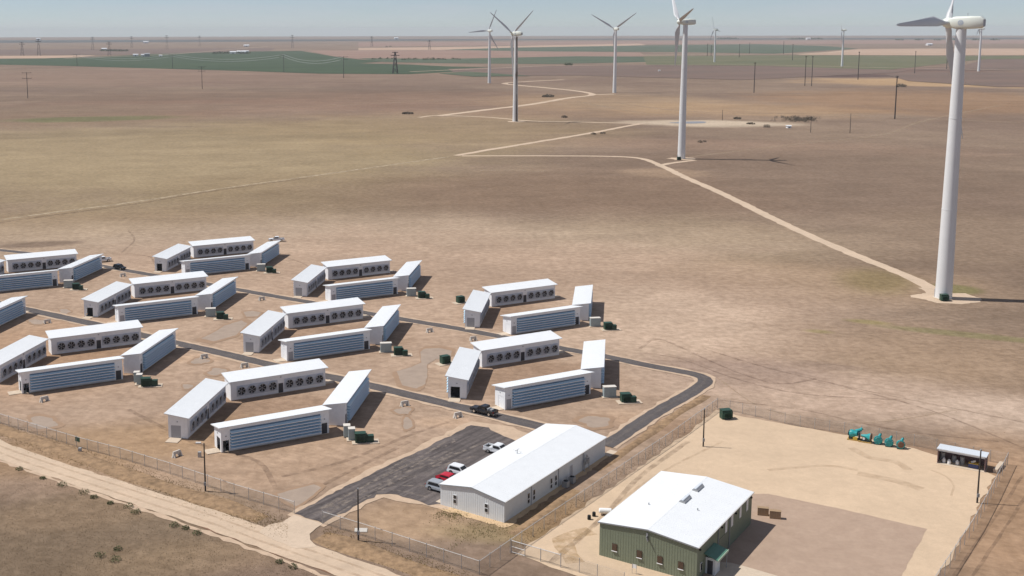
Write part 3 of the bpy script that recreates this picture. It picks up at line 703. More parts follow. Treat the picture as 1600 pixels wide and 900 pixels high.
# culvert headwalls
m_ = MB(); m_.prism([(-1.1, 0), (-.3, 0), (-.3, .35), (-.2, .5), (.2, .5), (.3, .35), (.3, 0), (1.1, 0), (.75, 1.1), (-.75, 1.1)], 'y', -.12, .12)
m_.prism([(-.12, 0), (-.12, 1.0), (-.7, .05), (-.7, 0)], 'x', .72, .9); m_.prism([(-.12, 0), (-.12, 1.0), (-.7, .05), (-.7, 0)], 'x', -.9, -.72)
h0 = None
for px, rz, lab in (((192, 432), .5, 'by the asphalt road below the dark SUV'), ((74, 505), .5, 'at the left below the front asphalt road'), ((319, 560), .5, 'under the road beside the round dried puddle'), ((382, 574), .5, 'under the road just behind the front cluster'),
                    ((276, 713), .9, 'lying by the fence left of the light pole'), ((409, 469), .5, 'below the rear road left of centre'), ((671, 519), .5, 'below the rear road above the large dried puddle'), ((739, 532), .5, 'beside the roof of the cluster near the office'),
                    ((632, 634), .5, 'at the drip-shaped puddle below the road'), ((715, 652), .6, 'just left of the black pickup'), ((69, 627), .8, 'in front of the lower left building')):
    q = at(*px)
    if h0 is None: h0 = m_.build('culvert_headwall', M['concw']); o = h0
    else: o = h0.copy(); C.objects.link(o)
    o.location = (q[0], q[1], 0); o.rotation_euler = (0, 0, rz); tag(o, 'white concrete culvert headwall '+lab, 'culvert', 'culvert headwalls along the roads')

# ================================================================ office and green workshop
def frame_from(p0, p1): return math.atan2(p1[1]-p0[1], p1[0]-p0[0])
def gable_building(name, label, p0, p1, Lb, ze, zr, mw, rib, roofover=.18):
    """local x along the front gable from p0 to p1, y towards the back"""
    Wb = math.hypot(p1[0]-p0[0], p1[1]-p0[1]); t = thing(name, label, 'building', (p0[0], p0[1], 0), frame_from(p0, p1))
    b = MB(); b.prism([(0, 0), (Wb, 0), (Wb, ze), (Wb/2, zr), (0, ze)], 'y', 0, Lb)
    zt = lambda x: ze+(zr-ze)*(1-abs(x-Wb/2)/(Wb/2))
    n = int(Wb/rib)
    for i in range(1, n):
        x = i*Wb/n; b.box(x-.04, -.022, 0, x+.04, 0.01, zt(x)-.05); b.box(x-.045, Lb-.01, 0, x+.045, Lb+.045, zt(x)-.05)
    n = int(Lb/rib)
    for i in range(1, n):
        y = i*Lb/n; b.box(-.045, y-.045, 0, .01, y+.045, ze-.05); b.box(Wb-.01, y-.045, 0, Wb+.022, y+.045, ze-.05)
    b.build('wall', mw, t)
    o = roofover; sl = (zr-ze)/(Wb/2); r = MB()
    r.prism([(-o, ze-o*sl), (Wb/2, zr), (Wb+o, ze-o*sl), (Wb+o, ze-o*sl+.1), (Wb/2, zr+.1), (-o, ze-o*sl+.1)], 'y', -o, Lb+o)
    rf = r.build('roof', M['roof'], t)
    s = MB(); k = int(Lb/.6)
    for i in range(1, k):
        y = i*Lb/k
        for sg in (0, 1):
            xa, xb = (-o, Wb/2) if sg == 0 else (Wb/2, Wb+o)
            s.prism([(xa, (ze-o*sl if sg == 0 else zr)+.1), (xb, (zr if sg == 0 else ze-o*sl)+.1), (xb, (zr if sg == 0 else ze-o*sl)+.112), (xa, (ze-o*sl if sg == 0 else zr)+.112)], 'y', y-.015, y+.015)
    sm = s.build('roof_seam', M['roof'], rf); sm['kind'] = 'stuff'
    tr = MB()
    for sg in (-1, 1):
        a = (-o-.02, ze-o*sl-.06) if sg < 0 else (Wb+o+.02, ze-o*sl-.06)
        tr.prism([a, (Wb/2, zr-.06), (Wb/2, zr+.13), (a[0], a[1]+.19)], 'y', -o-.05, -o)
    tr.build('gable_trim', M['trim'], t)
    MB().prism([(Wb/2-.2, zr+.1-.2*sl+.004), (Wb/2+.2, zr+.1-.2*sl+.004), (Wb/2, zr+.118)], 'y', -o+.01, Lb+o-.01).build('ridge_cap', M['roof'], rf)
    for x0 in (-o-.12, Wb+o): MB().box(x0, -o, ze-o*sl-.04, x0+.12, Lb+o, ze-o*sl+.08).build('gutter', M['railw'], t)
    return t, Wb
def win(t, x, z, w_, h, face, m, pos=0, sill=True):
    """a framed window on the front (face f) or the right-hand side (face r)"""
    if face == 'f':
        f = MB().box(x-w_/2-.06, -.10, z-h/2-.06, x+w_/2+.06, -.02, z+h/2+.06).build('window', M['whitep'] if not sill else M['bronze'], t); MB().box(x-w_/2, -.12, z-h/2, x+w_/2, -.09, z+h/2).build('pane', m, f)
        if sill: MB().box(x-w_/2-.1, -.2, z-h/2-.14, x+w_/2+.1, -.02, z-h/2-.07).build('sill', M['whitep'], f)
    else:
        f = MB().box(pos+.02, x-w_/2-.07, z-h/2-.07, pos+.10, x+w_/2+.07, z+h/2+.07).build('window', M['whitep'], t); MB().box(pos+.09, x-w_/2, z-h/2, pos+.12, x+w_/2, z+h/2).build('pane', m, f)
    return f
ot, OW = gable_building('office_building', 'long white metal office with shallow gable roof beside the parking lot', (3.85, 180.5), (13.9, 173.3), 35.9, 3.55, 4.5, M['owall'], .42)
for fx_ in (.235, .73):
    for dz_ in (.38, -.38): win(ot, OW*fx_, 1.75+dz_, .52, .55, 'f', M['glass'], sill=False)
for y in (7.6, 9.4, 15.3, 16.9):
    win(ot, y, 2.0, .55, .85, 'r', M['glass'], OW, False); win(ot, y, 1.05, .55, .6, 'r', M['glass'], OW, False)
win(ot, 22.5, 1.5, .9, 1.9, 'r', M['doorgrey'], OW, False)
for y in (8.5, 17.9, 27.0): MB().box(OW+.02, y-.05, .1, OW+.14, y+.05, 3.5).build('downspout', M['doorgrey'], ot)
# air handler on the side wall of the office
def local(t, x, y): a = t.rotation_euler[2]; return (t.location[0]+math.cos(a)*x-math.sin(a)*y, t.location[1]+math.sin(a)*x+math.cos(a)*y, 0)
oa = ot.rotation_euler[2]
ac0 = None
for y, lab in ((18.6, 'dark air-conditioning unit nearest the office windows on the shaded side'), (20.9, 'dark air-conditioning unit behind another on the shaded office side')):
    t = thing('air_conditioner', lab, 'air conditioner', local(ot, OW+1.1, y), oa, 'air conditioners beside the office')
    MB().box(-.5, -.5, .1, .5, .5, 1.15).build('casing', M['trim'], t); MB().tube((0, 0, 1.15), (0, 0, 1.22), .4, None, 14).build('fan_grille', M['rubber'], t)
t = thing('utility_stand', 'dark pipe and meter rack against the shaded office wall', 'utility rack', local(ot, OW+.5, 27.6), oa)
MB().box(-.06, -.9, 0, .06, -.78, 2.2).box(-.06, .78, 0, .06, .9, 2.2).box(-.06, -.9, 1.2, .06, .9, 1.3).box(-.06, -.9, 1.9, .06, .9, 2.0).build('frame', M['steel'], t)
MB().box(-.15, -.6, 1.3, .15, 0, 1.85).box(-.15, .15, 1.25, .12, .6, 2.1).build('meter_box', M['trim'], t)
MB().tube((0, 0, 1.9), (0, 0, 2.9), .07, None, 8).prism([(-.5, 2.3), (.5, 2.3), (.1, 2.9), (-.1, 2.9)], 'x', -.04, .04).build('vent_pipe', M['trim'], t)
t = thing('roof_antenna', 'small cross-shaped antenna standing on the white office roof', 'antenna', local(ot, OW/2-2.0, 17.8)[:2]+(4.2,), oa)
MB().tube((0, 0, 0), (0, 0, .8), .06, None, 6).build('mast', M['trim'], t); MB().tube((-.9, 0, .62), (.9, 0, .62), .04, None, 6).tube((0, -.7, .75), (0, .7, .75), .04, None, 6).build('cross_arm', M['steel'], t)
o = MB().box(-1.1, -1.6, 0, 1.3, 1.6, .12).build('door_slab', M['conc']); q = local(ot, OW+.6, 37.4); o.location = q; o.rotation_euler = (0, 0, oa); tag(o, 'pale concrete slab at the far right corner of the office', 'concrete slab')
o = MB().box(-1.2, -1.4, 0, 0, 1.6, .12).build('door_slab', M['conc']); q = local(ot, -.05, 1.8); o.location = q; o.rotation_euler = (0, 0, oa); tag(o, 'pale concrete step at the near left corner of the office', 'concrete slab')
o = sheet('office_pad', [local(ot, -1.2, -1.6)[:2], local(ot, OW+1.2, -1.6)[:2], local(ot, OW+1.0, 37)[:2], local(ot, -1.2, 37)[:2]], mat('pad_soil', S(214, 184, 146), .95, .08, .4), .058, .35, 1.0)

gt, GW = gable_building('workshop_building', 'green metal workshop with white gable roof and ridge vents in the yard', (27.3, 161.9), (39.8, 153.3), 23.8, 5.25, 6.0, M['gwall'], .42)
for fx_ in (.165, .425, .635, .845): win(gt, GW*fx_, 1.95, .68, .98, 'f', M['bronze'])
MB().box(GW/2-.12, -.14, 4.6, GW/2+.12, 0, 5.5).prism([(GW/2-.05, 5.1), (GW/2+.2, 4.4), (GW/2+.28, 4.45), (GW/2+.05, 5.15)], 'y', -.5, -.14).build('wall_light', M['trim'], gt)
win(gt, 1.6, 1.75, .55, 1.1, 'r', M['glass'], GW, False)
for y in (11.8, 14.4, 18.2, 21.4): MB().box(GW+.045, y-.45, 3.1, GW+.08, y+.45, 4.95).build('light_panel', M['lightpanel'], gt)
for y in (8.4, 13.3): MB().box(GW+.05, y-.06, .1, GW+.16, y+.06, 5.1).build('downspout', M['trim'], gt)
for y in (.7, 9.7, 15.8, 23.0): MB().box(GW+.05, y-.14, 4.6, GW+.3, y+.14, 4.8).build('wall_light', M['rubber'], gt)
MB().box(GW+.02, 8.9, .1, GW+.07, 12.9, 3.0).build('rolling_door', mat('door_olive', (.17, .19, .14, 1), .5, .05), gt)
pz = MB().box(GW+.045, 3.4, 0, GW+1.5, 5.4, 2.55).build('porch', M['owall'], gt)
MB().box(GW+.35, 3.34, .1, GW+1.15, 3.4, 2.15).build('door', M['doordark'], pz)
cn = MB().prism([(GW+.05, 3.35), (GW+2.1, 2.75), (GW+2.1, 2.65), (GW+.05, 3.25)], 'y', 2.7, 7.0).build('canopy', M['canopy'], gt); MB().box(GW+2.1, 2.7, 2.5, GW+2.2, 7.0, 2.82).build('canopy_edge', M['canopyedge'], cn)
MB().tube((GW+2.0, 6.8, 0), (GW+2.0, 6.8, 2.7), .06, None, 8).build('canopy_post', M['trim'], gt)
for y in (13.2, 18.6):
    rv = MB().prism([(GW/2+.05, 6.02), (GW/2+1.05, 5.92), (GW/2+1.05, 6.2), (GW/2+.75, 6.45), (GW/2+.35, 6.45), (GW/2+.05, 6.2)], 'y', y-1.35, y+1.35).build('ridge_vent', M['steel'], gt)
    MB().prism([(GW/2+.30, 6.451), (GW/2+.80, 6.451), (GW/2+.72, 6.52), (GW/2+.38, 6.52)], 'y', y-1.4, y+1.4).build('vent_cap', M['shedroof'], rv)
for x, y, z in ((GW*.26, 9, 5.72), (GW*.72, 11.2, 5.75)): MB().tube((x, y, z-.2), (x, y, z+.35), .09, None, 8).build('roof_pipe', M['trim'], gt)
ga = gt.rotation_euler[2]
# things about the workshop
t = thing('propane_tank', 'white propane tank behind the near left corner of the green workshop', 'tank', at(946, 805)+(0,), ga+.5)
MB().lathe([(-1.1, .02), (-1.05, .3), (-.9, .45), (.9, .45), (1.05, .3), (1.1, .02)], (0, 0, .75), (1, 0, 0), 16).build('tank', M['whitep'], t, True)
MB().box(-.7, -.3, 0, -.5, .3, .4).box(.5, -.3, 0, .7, .3, .4).build('foot', M['conc'], t)
for px, lab in (((920.5, 812), 'dark stub barrel nearest the fence left of the workshop'), ((928, 807), 'dark stub barrel nearer the white propane tank')):
    o = MB().lathe([(0, .28), (.2, .3), (.22, .28), (.5, .3), (.52, .28), (.75, .27)], (0, 0, 0), (0, 0, 1), 12).build('barrel', M['rubber'], None, True); o.location = at(*px)+(0,); tag(o, lab, 'barrel')
t = None
for px, lab in (((1192, 805), 'tall wooden crate nearest the workshop corner'), ((1211, 810), 'tall wooden crate right of another beside the workshop')):
    t = thing('wooden_crate', lab, 'crate', at(*px)+(0,), ga+.35, 'crates beside the workshop')
    MB().box(-.86, -.36, .12, .86, .36, 1.3).build('body', mat('plywood', (.36, .26, .17, 1), .85, .12, 3), t)
    b0 = None
    for k in range(5):
        if b0 is None: b0 = MB().box(-.07, -.41, .12, .07, -.36, 1.3).build('batten', M['wood'], t); o = b0
        else: o = b0.copy(); C.objects.link(o); o.parent = t
        o.location = (-.79+k*.395, 0, 0)
    MB().box(-.9, -.42, 1.3, .9, .42, 1.36).build('lid', M['wood'], t); MB().box(-.86, -.36, 0, -.66, .36, .12).box(.66, -.36, 0, .86, .36, .12).build('skid', M['wood'], t)
t = thing('yard_sign', 'small white sign on two posts before the green workshop', 'sign', at(991, 897)+(0,), ga)
MB().box(-.35, -.03, .9, .35, 0, 1.5).build('board', M['whitep'], t)
for x in (-.32, .32): MB().box(x-.03, -.06, 0, x+.03, -.03, 1.6).build('post', M['steel'], t)

# ================================================================ open shed, teal machines
p0 = (94.5, 198.4); p1 = (100.8, 194.2); sa = frame_from(p0, p1); SW = math.hypot(p1[0]-p0[0], p1[1]-p0[1])+.3
t = thing('open_shed', 'open-fronted shed with pale flat roof at the far corner of the yard', 'shed', p0+(0,), sa)
MB().prism([(-.15, 2.75), (3.35, 2.55), (3.35, 2.68), (-.15, 2.90)], 'x', -.15, SW+.15).build('roof', M['shedroof'], t)
MB().box(0, 3.1, 0, SW, 3.2, 2.52).build('back_wall', M['shedwall'], t); MB().box(0, 0.1, 0, .1, 3.1, 2.5).build('side_wall', M['shedwall'], t); MB().box(SW-.1, .1, 0, SW, 3.1, 2.5).build('side_wall', M['shedwall'], t)
for x in (0, SW-.12): MB().box(x, -.02, 0, x+.12, .1, 2.7).build('post', M['shedwall'], t)
MB().box(-.1, -.3, 0, SW+.1, 3.2, .1).build('floor_slab', M['conc'], t); MB().box(.12, -.02, 2.45, SW-.12, .06, 2.72).build('header', M['shedroof'], t)
def inside(x, y, z=.1): q = local(t, x, y); return (q[0], q[1], z)
sh = t
for x, y, lab in ((1.0, 1.0, 'white round jug stacked leftmost inside the open shed'), (1.9, .7, 'bright white jug second from left inside the shed'), (3.2, 1.1, 'small white jug in the middle of the shed')):
    o = MB().lathe([(0, .3), (.5, .33), (.7, .25), (.8, .1), (.9, .1)], (0, 0, 0), (0, 0, 1), 14).build('jug', M['whitep'], None, True); o.location = inside(x, y); tag(o, lab, 'jug')
for x, y, h, lab in ((.6, 2.0, 1.5, 'dark upright drum stack at the back left of the shed'), (3.9, 1.9, 1.3, 'dark drum in the middle back of the shed'), (2.5, 2.2, 1.2, 'dark drum left of centre against the shed wall')):
    o = MB().lathe([(0, .4), (h/2, .42), (h/2+.03, .39), (h, .4)], (0, 0, 0), (0, 0, 1), 14).build('drum', M['trim'], None, True); o.location = inside(x, y); tag(o, lab, 'drum')
mt = thing('generator', 'blue and yellow generator at the right end of the open shed', 'generator', inside(5.9, 1.1), sa)
MB().box(-.8, -.5, .1, .8, .5, .8).build('base', M['blue'], mt); MB().box(-.82, -.52, .8, .82, .52, .92).build('top_band', M['yellow'], mt); MB().tube((-.4, 0, .92), (.3, 0, 1.3), .2, .15, 10).build('engine', M['whitep'], mt)
o = MB().box(-.35, -2.4, 0, .35, 2.4, .7).build('concrete_barrier', M['conc']); q = at(1560, 733); o.location = q+(0,); a_ = at(1567, 724); b_ = at(1550, 744); o.rotation_euler = (0, 0, math.atan2(a_[1]-b_[1], a_[0]-b_[0])-PI/2); tag(o, 'long pale concrete block between the shed and the corner fence', 'barrier')
for k, (px, ang, lid, lab) in enumerate((((1371, 694), 0, 'teal', 'round teal machine, left of the three small drums'), ((1388, 697.5), 0, 'teal', 'round teal machine, middle of the three small drums'), ((1406, 701), .1, 'rust', 'round teal machine with a rusty brown face, nearest the shed'))):
    t = thing('teal_machine', lab, 'machine', at(*px)+(0,), sa+.35+ang, 'teal machines by the yard fence'); s_ = 1.05
    MB().lathe([(-.55, .62), (-.5, .82), (-.35, .82), (-.3, .7), (.3, .62), (.5, .4), (.6, .3)], (0, 0, .95), (0, 1, 0), 20).build('casing', M['teal'], t, True)
    MB().lathe([(-.62, .55), (-.56, .60)], (0, 0, .95), (0, 1, 0), 20).build('face_plate', M[lid], t)
    MB().tube((.25, .1, 1.45), (.55, .25, 2.0), .3, .22, 12).build('top_housing', M['teal'], t, True); MB().tube((.55, .25, 2.0), (.62, .28, 2.12), .12, None, 8).build('cap', M['tealdark'], t)
    MB().box(-.6, -.5, 0, .6, .6, .18).box(.3, .2, .18, .9, .9, .8).build('base', M['tealdark'], t)
    for i in range(4): 
        a = i*PI/2+.4; MB().tube((.66*math.cos(a), -.5, .95+.66*math.sin(a)), (.66*math.cos(a), -.62, .95+.66*math.sin(a)), .06, None, 6).build('bolt', M['steel'], t)
for px, lab, flip in (((1334, 687), 'largest teal gearbox on a yellow timber skid, leftmost machine', 1), ((1352, 690.5), 'long teal gearbox with flared flange on a pale skid, second machine', -1)):
    t = thing('teal_gearbox', lab, 'machine', at(*px)+(0,), sa+.1, 'teal machines by the yard fence')
    MB().box(-1.15, -.75, 0, 1.15, -.55, .22).box(-1.15, .55, 0, 1.15, .75, .22).box(-1.1, -.55, .05, -.9, .55, .2).box(.9, -.55, .05, 1.1, .55, .2).build('skid', mat('skid_timber', (.42, .27, .08, 1), .8, .2, 4), t)
    if flip > 0:
        MB().lathe([(-.7, .5), (-.55, .72), (-.2, .76), (.1, .66), (.4, .5), (.75, .45)], (-.1, 0, 1.25), (1, -.25, .1), 18).build('casing', M['teal'], t, True)
        MB().lathe([(0, .55), (.12, .55)], (-.85, .18, 1.2), (-1, .25, 0), 18).build('flange', M['tealdark'], t); MB().tube((.2, .5, 1.5), (1.2, .9, 1.95), .42, .3, 12).build('upper_housing', M['teal'], t, True)
        MB().box(-.9, -.4, .2, -.5, .4, .9).box(.8, -.2, .2, 1.1, .5, 1.6).build('support', M['tealdark'], t); MB().box(-.1, -.72, .22, .7, -.45, .75).build('crate', M['yellow'], t)
        MB().tube((1.0, .85, 1.9), (1.35, 1.0, 2.2), .2, .3, 10).build('inlet', M['teal'], t)
    else:
        MB().lathe([(-1.0, .2), (-.6, .28), (-.1, .38), (.4, .62), (.6, .72), (.72, .75)], (.2, 0, 1.15), (1, -.15, 0), 18).build('casing', M['teal'], t, True)
        MB().lathe([(0, .78), (.12, .78)], (.92, -.11, 1.15), (1, -.15, 0), 18).build('flange', M['rust'], t); MB().box(-.6, -.35, .2, .6, .35, .65).build('support', M['tealdark'], t)
        MB().lathe([(0, .22), (.06, .22)], (-.25, -.42, .75), (0, -1, 0), 12).build('gauge', M['whitep'], t)

# ================================================================ vehicles
def wheel_set(t, xs, w_, r):
    w0 = None
    for x in xs:
        for sy in (-1, 1):
            if w0 is None:
                w0 = MB().lathe([(-.12, r*.8), (-.10, r), (.10, r), (.12, r*.8)], (0, 0, 0), (0, 1, 0), 18).build('wheel', M['rubber'], t, True); rm = MB().lathe([(-.125, r*.35), (-.13, r*.58), (.13, r*.58), (.125, r*.35)], (0, 0, 0), (0, 1, 0), 14).build('rim', M['chrome'], w0); o = w0
            else:
                o = w0.copy(); C.objects.link(o); o.parent = t; c = rm.copy(); C.objects.link(c); c.parent = o
            o.location = (x, sy*(w_-.13), r)
def body_shell(t, prof, arches, hw, m, name='body'):
    """side outline (x, z) with wheel arches, a little tumblehome towards the top"""
    b = MB(); n = len(prof)
    zmax = max(z for x, z in prof)
    vs = []
    for sg in (-1, 1):
        for x, z in prof: vs.append((x, sg*hw*(1-.10*max(0, (z-.75))/max(.1, zmax-.75)), z))
    b.add(vs, [tuple(range(n))[::-1], tuple(range(n, 2*n))]+[(i, (i+1) % n, n+(i+1) % n, n+i) for i in range(n)])
    o = b.build(name, m, t); return o
def arch(cx, r, z0, rev=False):
    pts = [(cx+r*math.cos(a), z0+r*math.sin(a)*.95) for a in np.linspace(PI if not rev else 0, 0 if not rev else PI, 7)]
    return pts
def pickup(label, m, loc, rz, load=None):
    t = thing('pickup_truck', label, 'pickup truck', loc, rz, 'pickup trucks'); r = .41; hw = 1.0
    # x forward; body bottom .45
    lowp = [(-2.9, .5)]+arch(-1.85, .5, .5)+arch(1.85, .5, .5)+[(2.85, .5), (2.92, .72), (2.85, 1.05), (1.25, 1.18), (-.95, 1.18), (-.95, .85), (-2.82, .85), (-2.9, .85)]
    body_shell(t, lowp, None, hw, m)
    MB().box(-2.86, hw-.1, .85, -.95, hw-.01, 1.2).build('bed_side', m, t); MB().box(-2.86, -hw+.01, .85, -.95, -hw+.1, 1.2).build('bed_side', m, t)
    tg = MB().box(-2.92, -hw+.1, .84, -2.84, hw-.1, 1.2).build('tailgate', m, t); MB().box(-2.84, -hw+.1, .851, -.96, hw-.1, .87).build('bed_floor', M['rubber'], t)
    cab = body_shell(t, [(-.95, 1.18), (1.2, 1.18), (.45, 1.78), (.25, 1.84), (-.75, 1.84), (-.92, 1.76)], None, hw*.96, m, 'cab')
    for sg in (-1, 1): MB().prism([(-.75, 1.24), (.98, 1.24), (.42, 1.70), (-.72, 1.70)], 'y', sg*hw*.905-.045, sg*hw*.905+.035).build('side_window', M['glass'], cab)
    MB().add([(1.16, -.80, 1.22), (1.16, .80, 1.22), (.54, .74, 1.735), (.54, -.74, 1.735)], [(0, 1, 2, 3)]).build('windscreen', M['glass'], cab).location = (.03, 0, .02)
    MB().box(-.975, -.7, 1.3, -.945, .7, 1.68).build('rear_window', M['glass'], cab)
    for sg in (-1, 1):
        MB().box(2.84, sg*.78-.15, .78, 2.93, sg*.78+.15, .98).build('headlight', M['chrome'], t); MB().box(-2.95, sg*.92-.07, .85, -2.9, sg*.92+.07, 1.15).build('tail_light', M['tail'], t); MB().box(.8, sg*1.08-.1, 1.2, .95, sg*1.08+.1, 1.38).build('mirror', M['rubber'], t)
    MB().box(2.9, -.95, .45, 3.0, .95, .68).build('bumper', M['chrome'], t); MB().box(-3.02, -.95, .48, -2.92, .95, .66).build('bumper', M['chrome'], t); MB().box(2.86, -.6, .75, 2.95, .6, .98).build('grille', M['rubber'], t)
    wheel_set(t, (-1.85, 1.85), hw, r)
    if load: MB().box(-2.3, -.5, .87, -1.7, .4, 1.35).box(-1.5, -.6, .87, -1.1, .6, 1.45).build('bed_load', load, t)
    return t
def suv(label, m, loc, rz, low=False, cat='suv'):
    t = thing('parked_car', label, cat, loc, rz, 'parked cars'); r = .35; hw = .92; zt = 1.45 if low else 1.68
    body_shell(t, [(-2.3, .42)]+arch(-1.4, .43, .42)+arch(1.4, .43, .42)+[(2.3, .42), (2.38, .62), (2.25, .86), (1.05, 1.0), (-2.2, 1.02), (-2.36, .8)], None, hw, m)
    top = [(-2.2, 1.02), (1.05, 1.0), (.35, zt-.06), (.1, zt), (-1.6 if not low else -1.0, zt), (-1.95 if not low else -1.5, zt-.1)]
    cab = body_shell(t, top, None, hw*.97, m, 'cabin')
    for sg in (-1, 1): MB().prism([(-1.85 if not low else -1.6, 1.07), (.8, 1.06), (.26, zt-.13), (-1.6 if not low else -1.2, zt-.13)], 'y', sg*hw*.90-.05, sg*hw*.90+.03).build('side_window', M['glass'], cab)
    MB().add([(1.02, -.76, 1.05), (1.02, .76, 1.05), (.40, .70, zt-.09), (.40, -.70, zt-.09)], [(0, 1, 2, 3)]).build('windscreen', M['glass'], cab).location = (.035, 0, .02)
    xb = -1.97 if not low else -1.55
    MB().add([(-2.2, -.75, 1.06), (-2.2, .75, 1.06), (xb, .68, zt-.14), (xb, -.68, zt-.14)], [(0, 3, 2, 1)]).build('rear_window', M['glass'], cab).location = (-.03, 0, .01)
    for sg in (-1, 1):
        MB().box(2.2, sg*.7-.15, .68, 2.37, sg*.7+.15, .82).build('headlight', M['chrome'], t); MB().box(-2.40, sg*.8-.08, .8, -2.32, sg*.8+.08, 1.0).build('tail_light', M['tail'], t); MB().box(.7, sg*1.0-.09, 1.0, .85, sg*1.0+.09, 1.14).build('mirror', m, t)
    MB().box(-2.42, -.85, .42, -2.34, .85, .58).build('bumper', M['rubber'], t)
    wheel_set(t, (-1.4, 1.4), hw, r)
    return t
def dirn(a, b): p, q = at(*a), at(*b); return math.atan2(q[1]-p[1], q[0]-p[0])
pickup('black pickup driving on the asphalt road behind the parking lot', M['carblack'], at(756, 647)+(.13,), dirn((790, 654), (725, 638)), M['trim'])
hd = oa
def behind(px, d): q = at(*px); return (q[0]+math.cos(hd)*d, q[1]+math.sin(hd)*d, .1)
pickup('silver-white pickup with open bed parked nose to the office', M['carwhite'], behind((761, 705), 2.6), hd)
suv('white-silver SUV parked farthest up the row of three by the office', M['carwhite'], behind((703, 738), 2.2), hd)
suv('bright red car parked between two pale cars', M['carred'], behind((686, 750), 2.2), hd, True, 'car')
suv('silver SUV at the near corner of the office', M['carsilver'], behind((670, 763), 2.2), hd)
suv('dark SUV standing alone on the rear road at the left', M['carblack'], at(187, 421)+(.1,), dirn((160, 416), (232, 429)))
pickup('white pickup on bare ground behind the rearmost cluster', M['carwhite'], at(432, 377)+(.0,), PI+.1)
pickup('white pickup half hidden behind the far left cluster roof', M['carwhite'], at(160, 409)+(.0,), PI+.5)

